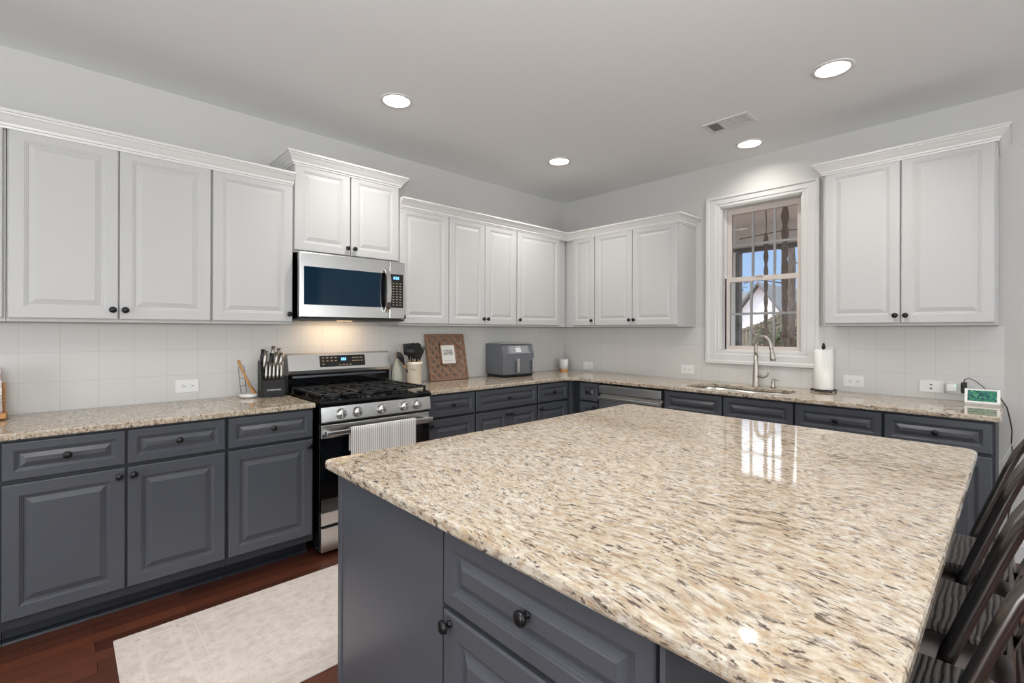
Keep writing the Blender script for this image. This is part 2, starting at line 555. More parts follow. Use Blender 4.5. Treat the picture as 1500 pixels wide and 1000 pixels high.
def text(name, body, size, mm, parent, loc, rot, extrude=0.0006, sx=1.0):
    cu = bpy.data.curves.new(name, 'FONT')
    cu.body = body; cu.size = size; cu.extrude = extrude; cu.align_x = 'CENTER'; cu.align_y = 'CENTER'
    to = bpy.data.objects.new(name + '_tmp', cu)
    sc.collection.objects.link(to)
    dg = bpy.context.evaluated_depsgraph_get()
    me = bpy.data.meshes.new_from_object(to.evaluated_get(dg))
    bpy.data.objects.remove(to)
    me.materials.clear(); me.materials.append(M[mm])
    o = bpy.data.objects.new(name, me)
    sc.collection.objects.link(o)
    o.parent = parent; o.location = loc; o.rotation_euler = rot; o.scale = (sx, 1, 1)
    return o

# ------------------------------------------------------------------ the room shell
HC = 2.745
XL, YR = -9.0, -8.0          # far sides of the open-plan room
WIN = (-2.351, -1.738, 1.174, 2.380)      # y0,y1,z0,z1 of window opening in the right wall

struct(MB().box(XL, 0, YR, 0, -0.05, 0).build('floor', 'floor'))
struct(MB().box(XL, 0, YR, 0, HC, HC + 0.05).build('ceiling', 'ceiling'))
struct(MB().box(XL, 0, 0, 0.12, 0, HC).build('wall_left', 'wall'))
w = MB()
y0, y1, z0, z1 = WIN
w.box(0, 0.12, YR, y0, 0, HC); w.box(0, 0.12, y1, 0.12, 0, HC)
w.box(0, 0.12, y0, y1, 0, z0); w.box(0, 0.12, y0, y1, z1, HC)
struct(w.build('wall_right', 'wall'))
def wall_with_hole(name, axis, c0, c1, a0, a1, holes):
    w = MB()
    def B(p0, p1, q0, q1):
        if axis == 'x': w.box(c0, c1, p0, p1, q0, q1)
        else: w.box(p0, p1, c0, c1, q0, q1)
    cur = a0
    for (h0, h1, q0, q1) in holes:
        B(cur, h0, 0, HC); B(h0, h1, q1, HC)
        if q0 > 0: B(h0, h1, 0, q0)
        cur = h1
    B(cur, a1, 0, HC)
    return struct(w.build(name, 'wall'))
wall_with_hole('wall_far', 'x', XL - 0.1, XL, YR, 0, [(-4.7, -2.1, 0, 2.15)])
wall_with_hole('wall_rear', 'y', YR - 0.1, YR, XL, 0, [(-6.3, -4.1, 0.8, 2.2), (-1.5, -0.5, 0.8, 2.2)])

def rear_window(name, root_loc, axis, a0, a1, z0, z1, nx, nz, c):
    r = bpy.data.objects.new(name, None); sc.collection.objects.link(r); struct(r)
    f = MB(); t = 0.045
    def B(p0, p1, q0, q1, d0=-0.03, d1=0.03):
        if axis == 'x': f.box(c + d0, c + d1, p0, p1, q0, q1)
        else: f.box(p0, p1, c + d0, c + d1, q0, q1)
    B(a0, a0 + t, z0, z1); B(a1 - t, a1, z0, z1); B(a0, a1, z0, z0 + t); B(a0, a1, z1 - t, z1)
    for i in range(1, nx):
        x = a0 + (a1 - a0) * i / nx; B(x - 0.014, x + 0.014, z0, z1, -0.012, 0.012)
    for i in range(1, nz):
        z = z0 + (z1 - z0) * i / nz; B(a0, a1, z - 0.012, z + 0.012, -0.012, 0.012)
    struct(f.build('window_frame', 'trim', r))
    return r
rear_window('window_2', None, 'y', -6.3, -4.1, 0.8, 2.2, 4, 2, YR - 0.05)
rear_window('window_3', None, 'y', -1.5, -0.5, 0.8, 2.2, 2, 10, YR - 0.05)
rear_window('door_1', None, 'x', -4.7, -2.1, 0.0, 2.15, 2, 1, XL - 0.05)

# tiled backsplash: on both walls between worktop and upper cabinets
BS = 0.011
struct(MB().box(-5.2, -BS, -BS, 0, 0.884, 1.371).build('trim_1', 'tile_a'))
b = MB()
b.box(-BS, 0, -1.625, -BS, 0.884, 1.371)
b.box(-BS, 0, -3.408, -2.420, 0.884, 1.371)
b.box(-BS, 0, -2.420, -1.625, 0.884, 1.074)
struct(b.build('trim_2', 'tile_b'))
b = MB()
b.prism([(0, 0), (-0.016, 0), (-0.016, 0.10), (-0.011, 0.112), (-0.011, 0.122), (-0.005, 0.133), (0, 0.133)], 'y', YR, -3.40)
struct(b.build('baseboard_right', 'trim'))

# ------------------------------------------------------------------ window_1 with casing, sashes and glass
win = bpy.data.objects.new('window_1', None); sc.collection.objects.link(win); struct(win)
win.location = (0, (y0 + y1) / 2, z0)
def wl(mb, name, mt):
    for i, p in enumerate(mb.v): mb.v[i] = p - Vector(win.location)
    return struct(mb.build(name, mt, win))
# casing: stepped profile, mitred frame
cs = MB()
prof = [(0.0, 0.0), (0.0, 0.014), (0.012, 0.017), (0.03, 0.017), (0.036, 0.022), (0.085, 0.024), (0.092, 0.032), (0.113, 0.034), (0.117, 0.028), (0.117, 0.0)]
A0, A1, B0, B1 = y0, y1, z0, z1
rings = []
for (d, h) in prof:
    rings.append([(-h, A0 - d, B0 - d + 0.01), (-h, A1 + d, B0 - d + 0.01), (-h, A1 + d, B1 + d * 0.75), (-h, A0 - d, B1 + d * 0.75)])
vs = [p for r in rings for p in r]
fs = []
for i in range(len(rings) - 1):
    for k in range(4):
        fs.append((i * 4 + k, i * 4 + (k + 1) % 4, (i + 1) * 4 + (k + 1) % 4, (i + 1) * 4 + k))
cs.add(vs, fs)
wl(cs, 'window_casing', 'trim')
fr = MB()   # jamb lining and outer frame
fr.box(-0.002, 0.12, y0, y0 + 0.012, z0, z1); fr.box(-0.002, 0.12, y1 - 0.012, y1, z0, z1)
fr.box(-0.002, 0.12, y0, y1, z0, z0 + 0.014); fr.box(-0.002, 0.12, y0, y1, z1 - 0.012, z1)
fr.box(0.055, 0.12, y0 + 0.012, y0 + 0.026, z0 + 0.014, z1 - 0.012); fr.box(0.055, 0.12, y1 - 0.026, y1 - 0.012, z0 + 0.014, z1 - 0.012)
wl(fr, 'window_frame', 'trim')
M['sash'] = mat('taupe_white_vinyl', (206, 196, 188), 0.45)
def sash(name, xa, xb, ya, yb, za, zb, st, bt, tt, gx):
    s_ = MB()
    s_.box(xa, xb, ya, ya + st, za, zb); s_.box(xa, xb, yb - st, yb, za, zb)
    s_.box(xa, xb, ya + st, yb - st, za, za + bt); s_.box(xa, xb, ya + st, yb - st, zb - tt, zb)
    g0, g1, h0, h1 = ya + st, yb - st, za + bt, zb - tt
    for i in (1, 2):
        yy = g0 + (g1 - g0) * i / 3; s_.box(gx - 0.006, gx + 0.006, yy - 0.009, yy + 0.009, h0, h1, 1)
    zz = (h0 + h1) / 2; s_.box(gx - 0.0055, gx + 0.0055, g0, g1, zz - 0.009, zz + 0.009, 1)
    o = wl(s_, name, ['sash', 'trim'])
    p = MB().box(gx - 0.0085, gx - 0.0075, g0, g1, h0, h1).box(gx + 0.0075, gx + 0.0085, g0, g1, h0, h1)
    g = wl(p, 'window_pane', 'glass')
    return o
ZM = 1.772
sash('upper_sash', 0.085, 0.11, y0 + 0.026, y1 - 0.026, ZM - 0.02, z1 - 0.012, 0.033, 0.04, 0.045, 0.098)
sash('lower_sash', 0.055, 0.083, y0 + 0.014, y1 - 0.014, z0 + 0.014, ZM + 0.012, 0.040, 0.03, 0.034, 0.070)
lk = MB().lathe([(0.0, 0), (0.03, 0.001), (0.028, 0.009), (0.0, 0.012)], (0.066, (y0 + y1) / 2 + 0.02, ZM + 0.012), 16)
wl(lk, 'sash_lock', 'sash')

# ------------------------------------------------------------------ cabinetry builders (front faces local -y)
def panel(mb, x0, x1, z0, z1, yf, t=0.02, frame=0.050, rise=0.021, mi=0, drawer=False, soft=False):
    """raised panel door / drawer front; its face lies at y = yf"""
    if drawer: frame = 0.034; rise = 0.017
    g = 0.62 if soft else 1.0
    f = frame
    pr = [(0, t), (0, 0.004), (0.002, 0.0012), (0.005, 0.0), (f, 0.0), (f + 0.002, 0.0022 * g), (f + 0.006, 0.003 * g), (f + 0.008, 0.0062 * g),
          (f + 0.012, 0.0068 * g), (f + 0.014, 0.0105 * g), (f + 0.017, 0.0105 * g), (f + 0.017 + rise, 0.0022 * g), (f + 0.0185 + rise, 0.001 * g)]
    vs = []
    for (d, h) in pr:
        vs += [(x0 + d, yf + h, z0 + d), (x1 - d, yf + h, z0 + d), (x1 - d, yf + h, z1 - d), (x0 + d, yf + h, z1 - d)]
    n = len(pr)
    fs = [(0, 3, 2, 1), ((n - 1) * 4, (n - 1) * 4 + 1, (n - 1) * 4 + 2, (n - 1) * 4 + 3)]
    for i in range(n - 1):
        for k in range(4):
            fs.append((i * 4 + k, i * 4 + (k + 1) % 4, (i + 1) * 4 + (k + 1) % 4, (i + 1) * 4 + k))
    return mb.add(vs, fs, mi)

def knob(x, z, yf, parent):
    mb = MB().lathe([(0.008, 0), (0.0075, 0.002), (0.0052, 0.005), (0.0052, 0.012), (0.010, 0.0145), (0.0150, 0.017), (0.0158, 0.0205), (0.0135, 0.0245), (0.008, 0.027), (0, 0.0278)], (x, yf, z), 18, (0, -1, 0))
    return mb.build('knob', 'black', parent)

def fronts(root, items, mt, yf):
    """items: (kind, x0, x1, z0, z1, knob position or None) in the unit's frame"""
    for (kind, a, b_, c, d, kn) in items:
        o = panel(MB(), a, b_, c, d, yf, drawer=(kind != 'door'), soft=(mt == 'white_cab')).build({'door': 'door', 'drawer': 'drawer', 'false': 'false_front'}[kind], mt, root)
        if kn: knob(kn[0], kn[1], yf, o)

R90 = -PI / 2
def unit(name, label, wall, a, b_, z0, z1, depth, mt, items, group, extra=None, back=0.002):
    """wall 'A': a<b are world x. wall 'B': a>b are world y (front faces -x)."""
    w_ = abs(b_ - a)
    if wall == 'A': loc, rz = (a, -back, 0), 0.0
    elif wall == 'B': loc, rz = (-back, a, 0), R90
    root = thing(name, label, 'cabinet', (loc[0], loc[1], 0), rz, group)
    base = MB()
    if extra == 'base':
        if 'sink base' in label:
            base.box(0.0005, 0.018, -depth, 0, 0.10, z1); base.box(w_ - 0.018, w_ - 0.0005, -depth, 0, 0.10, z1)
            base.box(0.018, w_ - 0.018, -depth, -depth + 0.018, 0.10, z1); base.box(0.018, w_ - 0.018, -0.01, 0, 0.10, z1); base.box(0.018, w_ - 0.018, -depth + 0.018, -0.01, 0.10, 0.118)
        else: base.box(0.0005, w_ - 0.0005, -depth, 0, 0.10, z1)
        base.build('carcass', 'carcass_shade', root)
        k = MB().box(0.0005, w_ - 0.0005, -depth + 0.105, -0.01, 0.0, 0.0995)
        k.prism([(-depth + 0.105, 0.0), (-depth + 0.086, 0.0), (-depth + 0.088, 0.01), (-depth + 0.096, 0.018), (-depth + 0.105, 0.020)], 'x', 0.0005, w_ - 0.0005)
        k.build('toe_kick', 'kick', root)
    else:
        base.box(0.0005, w_ - 0.0005, -depth, 0, z0, z1)
        base.build('carcass', mt, root)
    fronts(root, items, mt, -depth - 0.020 + 0.0)
    return root

GL = 'slate grey base cabinets along both walls'
GU = 'white upper cabinets along both walls'
DZ, WZ0, WZ1 = 0.598, 0.884, 0.884
BD = 0.598
DRZ = (0.716, 0.872); DOZ = (0.142, 0.700)
def base_unit(label, wall, a, b_, fr_):
    items = []
    for (kind, p, q, kn) in fr_:
        x0, x1 = abs(p - a), abs(q - a)
        zz = DOZ if kind == 'door' else DRZ
        kk = None
        if kn == 'c': kk = ((x0 + x1) / 2, sum(DRZ) / 2 + 0.004)
        elif kn == 'r': kk = (x1 - 0.022, DOZ[1] - 0.035)
        elif kn == 'l': kk = (x0 + 0.022, DOZ[1] - 0.035)
        items.append((kind, x0, x1, zz[0], zz[1], kk))
    return unit('base_cabinet', label, wall, a, b_, 0.10, 0.883, BD, 'grey_cab', items, GL, 'base')

base_unit('grey base cabinet cut off by the left picture edge', 'A', -5.04, -4.222, [('drawer', -5.03, -4.63, 'c'), ('drawer', -4.62, -4.229, 'c'), ('door', -5.03, -4.63, 'r'), ('door', -4.62, -4.229, 'l')])
base_unit('widest grey base cabinet left of the range, two drawers above a pair of doors', 'A', -4.221, -3.411, [('drawer', -4.216, -3.824, 'c'), ('drawer', -3.816, -3.419, 'c'), ('door', -4.216, -3.824, 'r'), ('door', -3.816, -3.419, 'l')])
base_unit('grey single-door base cabinet directly left of the gas range', 'A', -3.410, -2.962, [('drawer', -3.403, -2.970, 'c'), ('door', -3.403, -2.970, 'r')])
base_unit('grey single-door base cabinet directly right of the gas range', 'A', -2.176, -1.745, [('drawer', -2.168, -1.752, 'c'), ('door', -2.168, -1.752, 'l')])
base_unit('grey base cabinet with one wide drawer over two doors, below the air fryer', 'A', -1.744, -1.058, [('drawer', -1.737, -1.066, 'c'), ('door', -1.737, -1.404, 'r'), ('door', -1.399, -1.066, 'l')])
base_unit('grey base cabinet at the inner corner of the range wall, knob at door left', 'A', -1.057, -0.640, [('drawer', -1.049, -0.657, 'c'), ('door', -1.049, -0.657, 'l')])
# blind corner filler
f = thing('corner_filler', 'plain grey corner filler post between the two base cabinet runs', 'cabinet filler', (-0.002, -0.002, 0), 0)
MB().box(-0.636, -0.002, -0.64, -0.002, 0.10, 0.883).build('filler_panel', 'grey_cab', f)
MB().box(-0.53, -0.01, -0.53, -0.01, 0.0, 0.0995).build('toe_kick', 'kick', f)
base_unit('narrow grey base cabinet between the inner corner and the dishwasher', 'B', -0.645, -0.932, [('drawer', -0.726, -0.924, 'c'), ('door', -0.726, -0.924, 'r')])
base_unit('grey sink base cabinet with two knobless false fronts below the faucet', 'B', -1.558, -2.471, [('false', -1.566, -2.010, None), ('false', -2.020, -2.465, None), ('door', -1.566, -2.010, 'r'), ('door', -2.020, -2.465, 'l')])
base_unit('grey base cabinet right of the sink, below the paper towels', 'B', -2.472, -2.928, [('drawer', -2.478, -2.922, 'c'), ('door', -2.478, -2.922, 'r')])
base_unit('grey end base cabinet below the smart display', 'B', -2.929, -3.384, [('drawer', -2.935, -3.372, 'c'), ('door', -2.935, -3.372, 'l')])

def upper_unit(label, wall, a, b_, z1, doors, body_z1=None, z0=1.376, dz0=1.391):
    items = []
    for (p, q, kn) in doors:
        x0, x1 = abs(p - a), abs(q - a)
        kk = None
        if kn == 'r': kk = (x1 - 0.022, dz0 + 0.047)
        elif kn == 'l': kk = (x0 + 0.022, dz0 + 0.047)
        items.append(('door', x0, x1, dz0, z1, kk))
    return unit('upper_cabinet', label, wall, a, b_, z0, body_z1 or z1 + 0.015, 0.312, 'white_cab', items, GU)
UZ = 2.258
upper_unit('white upper cabinet cut off by the left picture edge', 'A', -5.04, -4.223, UZ, [(-5.03, -4.63, 'r'), (-4.62, -4.232, 'l')])
upper_unit('widest white upper cabinet left of the range, a pair of doors with knobs meeting', 'A', -4.222, -3.426, UZ, [(-4.216, -3.832, 'r'), (-3.827, -3.430, 'l')])
upper_unit('white single-door upper cabinet touching the left side of the microwave', 'A', -3.425, -2.985, UZ, [(-3.420, -2.989, 'r')])
upper_unit('taller white cabinet stacked on top of the microwave', 'A', -2.983, -2.238, 2.405, [(-2.978, -2.614, 'r'), (-2.608, -2.244, 'l')], z0=1.832, dz0=1.846)
upper_unit('white single-door upper cabinet touching the right side of the microwave', 'A', -2.236, -1.789, UZ, [(-2.231, -1.792, 'l')])
upper_unit('white two-door upper cabinet above the lattice sign', 'A', -1.788, -1.036, UZ, [(-1.785, -1.414, 'r'), (-1.410, -1.040, 'l')])
upper_unit('white single-door upper cabinet left of the room corner, above the air fryer', 'A', -1.035, -0.345, UZ, [(-1.031, -0.445, 'l')])
upper_unit('narrow white upper cabinet just right of the room corner', 'B', -0.002, -0.672, UZ, [(-0.405, -0.668, 'r')])
upper_unit('white two-door upper cabinet ending left of the window', 'B', -0.673, -1.522, UZ, [(-0.677, -1.088, 'r'), (-1.092, -1.516, 'l')])
upper_unit('tall white two-door upper cabinet alone on the right of the window', 'B', -2.560, -3.384, 2.405, [(-2.572, -2.966, 'r'), (-2.972, -3.372, 'l')])

# crown mouldings: profile swept along the cabinet tops with mitred corners
CP = [(0.0, -0.040), (0.004, -0.040), (0.006, -0.030), (0.012, -0.028), (0.014, -0.018), (0.024, -0.006), (0.034, 0.008), (0.042, 0.016), (0.044, 0.022), (0.051, 0.024), (0.051, 0.036), (0.0, 0.036)]
def crown(name, label, path, ztop, closed_ends=True):
    """path: list of (x,y, offset direction x,y) at body face; the profile moves out along the offset"""
    mb = MB(); n = len(CP)
    for (x, y, ox, oy) in path:
        for (d, h) in CP:
            mb.v.append(Vector((x + ox * d, y + oy * d, ztop - 0.036 + h)))
    for i in range(len(path) - 1):
        for k in range(n):
            k2 = (k + 1) % n
            mb.f.append([i * n + k, i * n + k2, (i + 1) * n + k2, (i + 1) * n + k]); mb.mi.append(0); mb.sm.append(False)
    mb.f.append([k for k in range(n)]); mb.mi.append(0); mb.sm.append(False)
    mb.f.append([(len(path) - 1) * n + k for k in range(n)][::-1]); mb.mi.append(0); mb.sm.append(False)
    return tag(mb.build(name, 'trim'), label, 'crown moulding', 'white crown mouldings on the upper cabinets')
FY = -0.3345
crown('crown_moulding', 'long white crown moulding over the upper cabinets left of the microwave', [(-5.04, FY, 0, -1), (-2.986, FY, 0, -1)], 2.317)
crown('crown_moulding', 'raised white crown moulding over the cabinet on top of the microwave', [(-2.984, -0.002, -1, 0), (-2.984, FY, -1, -1), (-2.237, FY, 1, -1), (-2.237, -0.002, 1, 0)], 2.458)
crown('crown_moulding', 'white crown moulding turning the room corner over the upper cabinets', [(-2.236, FY, 0, -1), (FY, FY, -1, -1), (FY, -1.523, -1, -1), (-0.002, -1.523, 0, -1)], 2.317)
crown('crown_moulding', 'white crown moulding over the tall cabinet right of the window', [(-0.002, -2.559, 0, 1), (FY, -2.559, -1, 1), (FY, -3.385, -1, -1), (-0.002, -3.385, 0, -1)], 2.456)

# ------------------------------------------------------------------ granite worktops
def rounded_rect(x0, x1, y0, y1, r, seg=6, radii=None):
    radii = radii or [r] * 4
    pts = []
    for (cx, cy, a0, rr) in ((x1, y1, 0, radii[0]), (x0, y1, 90, radii[1]), (x0, y0, 180, radii[2]), (x1, y0, 270, radii[3])):
        sx = -1 if cx == x1 else 1; sy = -1 if cy == y1 else 1
        for k in range(seg + 1):
            a = math.radians(a0 + 90 * k / seg)
            pts.append((cx + sx * rr + rr * math.cos(a), cy + sy * rr + rr * math.sin(a)))
    return pts

def slab(name, outline, zt, th, mt, parent=None, hole=None, ease=0.006):
    """stone slab with softened top and bottom edges; outline is counter-clockwise"""
    bm = bmesh.new()
    def ring(pts, z):
        return [bm.verts.new((p[0], p[1], z)) for p in pts]
    def inset(pts, d):
        out = []
        n = len(pts)
        for i in range(n):
            a, b_, c = Vector(pts[i - 1]), Vector(pts[i]), Vector(pts[(i + 1) % n])
            e1 = (b_ - a).normalized() if (b_ - a).length > 1e-9 else (c - b_).normalized()
            e2 = (c - b_).normalized() if (c - b_).length > 1e-9 else e1
            n1 = Vector((-e1.y, e1.x)); n2 = Vector((-e2.y, e2.x))
            k = (n1 + n2)
            k = k / max(k.length_squared / 2, 0.3)
            out.append(tuple(b_ + k * d))
        return out
    prof = [(ease, -th), (ease * 0.3, -th + ease * 0.3), (0, -th + ease), (0, -ease), (ease * 0.3, -ease * 0.3), (ease, 0)]
    def loops(pts, sgn):
        return [ring(inset(pts, d * sgn), zt + h) for d, h in prof]
    R = loops(outline, 1)
    sets = [R]
    if hole: sets.append(loops(hole, -1))
    for Rr in sets:
        for a, b_ in zip(Rr, Rr[1:]):
            n = len(a)
            for i in range(n):
                bm.faces.new((a[i], a[(i + 1) % n], b_[(i + 1) % n], b_[i]))
    for lvl in (0, -1):
        if hole:
            edges = []
            for Rr in sets:
                a = Rr[lvl]; n = len(a)
                for i in range(n):
                    e = bm.edges.get((a[i], a[(i + 1) % n]))
                    edges.append(e)
            bmesh.ops.triangle_fill(bm, edges=edges, use_beauty=True)
        else:
            bm.faces.new(R[lvl])
    mb = MB().bm(bm)
    return mb.build(name, mt, parent)

CT, TH = 0.914, 0.029
CF = -0.641
# left piece, ends against the range
o = slab('worktop', [(-5.04, -BS - 0.001), (-5.04, CF), (-2.962, CF), (-2.962, -BS - 0.001)], CT, TH, 'granite')
tag(o, 'granite worktop left of the gas range', 'worktop')
# L-shaped piece with the sink cut-out, front edge swept at the inner corner
rc = 0.10
corner = [(CF - rc + rc * math.sin(a), CF - rc + rc * math.cos(a)) for a in [math.radians(t) for t in (0, 18, 36, 54, 72, 90)]]
corner = [(CF - 0.0 - (rc - rc * math.sin(math.radians(t))), CF - (rc - rc * math.cos(math.radians(t)))) for t in (0, 18, 36, 54, 72, 90)]
outline = [(-2.176, CF)] + corner + [(CF, -3.375)] + [(CF + 0.031 * (1 - math.cos(a)), -3.375 - 0.031 * math.sin(a)) for a in (0.5, 1.0, PI / 2)] + [(-BS - 0.001, -3.406), (-BS - 0.001, -BS - 0.001), (-2.176, -BS - 0.001)]
# sink cut-out with a soft waist in the back edge
hole = []
for (x, y) in [(-0.565, -1.76), (-0.572, -1.95), (-0.572, -2.15), (-0.562, -2.31), (-0.50, -2.378), (-0.36, -2.395), (-0.245, -2.372), (-0.212, -2.30), (-0.225, -2.20), (-0.232, -2.08), (-0.215, -1.96), (-0.190, -1.86), (-0.190, -1.76), (-0.235, -1.70), (-0.33, -1.675), (-0.50, -1.690)]:
    hole.append((x, y))
def smooth_loop(pts, n=3):
    out = []
    m_ = len(pts)
    for i in range(m_):
        p0, p1, p2, p3 = [Vector(pts[(i + k - 1) % m_]) for k in range(4)]
        for k in range(n):
            t = k / n
            out.append(tuple(0.5 * ((2 * p1) + (p2 - p0) * t + (2 * p0 - 5 * p1 + 4 * p2 - p3) * t * t + (3 * p1 - p0 - 3 * p2 + p3) * t ** 3)))
    return out
hole = smooth_loop(hole)
def ccw(pts):
    a = sum(pts[i - 1][0] * pts[i][1] - pts[i][0] * pts[i - 1][1] for i in range(len(pts)))
    return pts if a > 0 else pts[::-1]
o = slab('worktop', ccw(outline), CT, TH, 'granite', hole=ccw(hole))
tag(o, 'L-shaped granite worktop turning the corner and holding the sink', 'worktop')

# stainless undermount sink hanging below the cut-out
snk = thing('kitchen_sink', 'stainless undermount sink in the granite worktop under the window', 'sink', (-0.38, -2.03, 0.72))
mb = MB()
hl = ccw(hole)
n = len(hl)
cx_, cy_ = -0.385, -2.03
lv = [(1.03, 0.884), (0.99, 0.884), (0.985, 0.86), (0.96, 0.72), (0.88, 0.705), (0.06, 0.700)]
for (s_, z) in lv:
    for p in hl: mb.v.append(Vector((cx_ + (p[0] - cx_) * s_ + 0.38, cy_ + (p[1] - cy_) * s_ + 2.03, z - 0.001 - 0.72)))
for i in range(len(lv) - 1):
    for k in range(n):
        mb.f.append([i * n + k, i * n + (k + 1) % n, (i + 1) * n + (k + 1) % n, (i + 1) * n + k]); mb.mi.append(0); mb.sm.append(i > 0)
mb.f.append([(len(lv) - 1) * n + k for k in range(n)]); mb.mi.append(0); mb.sm.append(False)
mb.build('basin', 'steel', snk)
MB().lathe([(0.045, 0), (0.04, 0.004), (0.02, 0.002), (0, 0.002)], (0, 0, -0.0195), 20).build('drain', 'steel_dark', snk)

# ------------------------------------------------------------------ island
IX0, IX1, IY0, IY1 = -3.4123, -1.6279, -3.3595, -1.8872
o = slab('island_worktop', rounded_rect(IX0, IX1, IY0, IY1, 0.03, 5, [0.02, 0.02, 0.03, 0.045]), CT, 0.030, 'granite', ease=0.008)
tag(o, 'big granite top of the kitchen island', 'worktop')
isl = thing('kitchen_island', 'slate grey kitchen island cabinet under the big granite top', 'kitchen island', (-2.5, -2.5, 0))
def I(mb):
    for i, p in enumerate(mb.v): mb.v[i] = p - Vector(isl.location)
    return mb
I(MB().box(-3.37, -1.67, -3.095, -1.955, 0.10, 0.883)).build('body', 'grey_cab', isl)
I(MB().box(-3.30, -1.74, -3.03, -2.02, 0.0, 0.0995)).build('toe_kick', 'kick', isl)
I(MB().box(-3.387, -3.3705, -2.530, -1.980, 0.0, 0.882)).build('side_panel', 'grey_cab', isl)
I(MB().bbox(-3.391, -3.3705, -1.979, -1.952, 0.0, 0.882, 0.003)).build('corner_post', 'grey_cab', isl)
I(MB().box(-3.40, -1.66, -3.104, -3.0955, 0.0, 0.882)).build('seating_panel', 'grey_cab', isl)
def ifront(kind, ya, yb, za, zb, kn):
    mb = panel(MB(), 0, ya - yb, za, zb, 0.0, drawer=(kind == 'drawer'))
    # local frame (x along -y, y along +x) turned to face -x
    for i, p in enumerate(mb.v): mb.v[i] = Vector((-3.3905 + p.y, ya - p.x, p.z)) - Vector(isl.location)
    o_ = mb.build(kind, 'grey_cab', isl)
    if kn:
        k = MB().lathe([(0.008, 0), (0.0075, 0.002), (0.0052, 0.005), (0.0052, 0.012), (0.010, 0.0145), (0.0150, 0.017), (0.0158, 0.0205), (0.0135, 0.0245), (0.008, 0.027), (0, 0.0278)], Vector((-3.3905, kn[0], kn[1])) - Vector(isl.location), 24, (-1, 0, 0))
        k.build('knob', 'black', o_)
ifront('drawer', -2.536, -3.082, 0.704, 0.874, (-2.812, 0.797))
ifront('door', -2.536, -3.082, 0.142, 0.690, (-2.562, 0.667))

# ------------------------------------------------------------------ gas range
rg = thing('gas_range', 'stainless gas range with black cooktop and oven door between grey cabinets', 'range', (-2.563, -0.02, 0))
W2 = 0.376
def RG(y): return y + 0.02
b = MB()
b.box(-W2, W2, RG(-0.60), RG(-0.035), 0.035, 0.905)
for sx in (-1, 1):
    b.box(sx * W2, sx * (W2 - 0.03), RG(-0.635), RG(-0.60), 0.02, 0.905)
    for yy in (-0.56, -0.10):
        b.lathe([(0.02, 0), (0.02, 0.036)], (sx * (W2 - 0.05), RG(yy), 0), 12)
b.build('body', 'black_gloss', rg)
# cooktop with a rounded black front lip
b = MB()
b.prism([(RG(-0.655), 0.884), (RG(-0.672), 0.892), (RG(-0.672), 0.905), (RG(-0.655), 0.918), (RG(-0.62), 0.922), (RG(-0.10), 0.922), (RG(-0.10), 0.905), (RG(-0.60), 0.905), (RG(-0.60), 0.884)], 'x', -W2 - 0.004, W2 + 0.004)
b.build('cooktop', 'black_gloss', rg)
b = MB()
b.prism([(RG(-0.60), 0.792), (RG(-0.662), 0.792), (RG(-0.672), 0.80), (RG(-0.662), 0.883), (RG(-0.60), 0.883)], 'x', -W2, W2)
cp = b.build('control_panel', 'steel', rg)
for x in (-2.820, -2.717, -2.557, -2.394, -2.295):
    k = MB().lathe([(0.031, 0), (0.031, 0.006), (0.027, 0.008), (0.0265, 0.022), (0.0245, 0.026), (0.0, 0.0265)], (x + 2.563, RG(-0.667), 0.838), 28, (0, -1, 0.12))
    k.bbox(x + 2.563 - 0.006, x + 2.563 + 0.006, RG(-0.7035), RG(-0.680), 0.816, 0.863, 0.002)
    k.build('burner_knob', 'steel', rg)
# oven door
d = MB()
d.bbox(-W2 + 0.004, W2 - 0.004, RG(-0.660), RG(-0.602), 0.700, 0.778, 0.004, 0)
d.box(-W2 + 0.004, W2 - 0.004, RG(-0.657), RG(-0.602), 0.262, 0.699, 1)
d.bbox(-W2 + 0.004, W2 - 0.004, RG(-0.660), RG(-0.602), 0.186, 0.261, 0.003, 0)
od = d.build('oven_door', ['steel', 'black_glass'], rg)
h = MB().bbox(-W2 + 0.012, W2 - 0.012, RG(-0.722), RG(-0.706), 0.722, 0.750, 0.005)
for sx in (-1, 1): h.bbox(sx * (W2 - 0.03) - 0.016, sx * (W2 - 0.03) + 0.016, RG(-0.7065), RG(-0.6605), 0.724, 0.748, 0.003)
h.build('oven_handle', 'steel', od)
d = MB().bbox(-W2 + 0.004, W2 - 0.004, RG(-0.660), RG(-0.602), 0.030, 0.172, 0.004)
plabel(d.build('storage_drawer', 'steel', rg), 'plain stainless drawer at the bottom')
# backguard
b = MB()
b.box(-W2, W2, RG(-0.095), RG(-0.012), 0.906, 1.030, 0)
b.prism([(RG(-0.095), 1.031), (RG(-0.108), 1.040), (RG(-0.112), 1.062), (RG(-0.088), 1.168), (RG(-0.070), 1.178), (RG(-0.03), 1.178), (RG(-0.012), 1.031)], 'x', -W2, W2, 1)
b.box(-W2 + 0.03, W2 - 0.03, RG(-0.100), RG(-0.094), 1.012, 1.026, 2)
bg = b.build('backguard', ['black_gloss', 'steel', 'steel_dark'], rg)
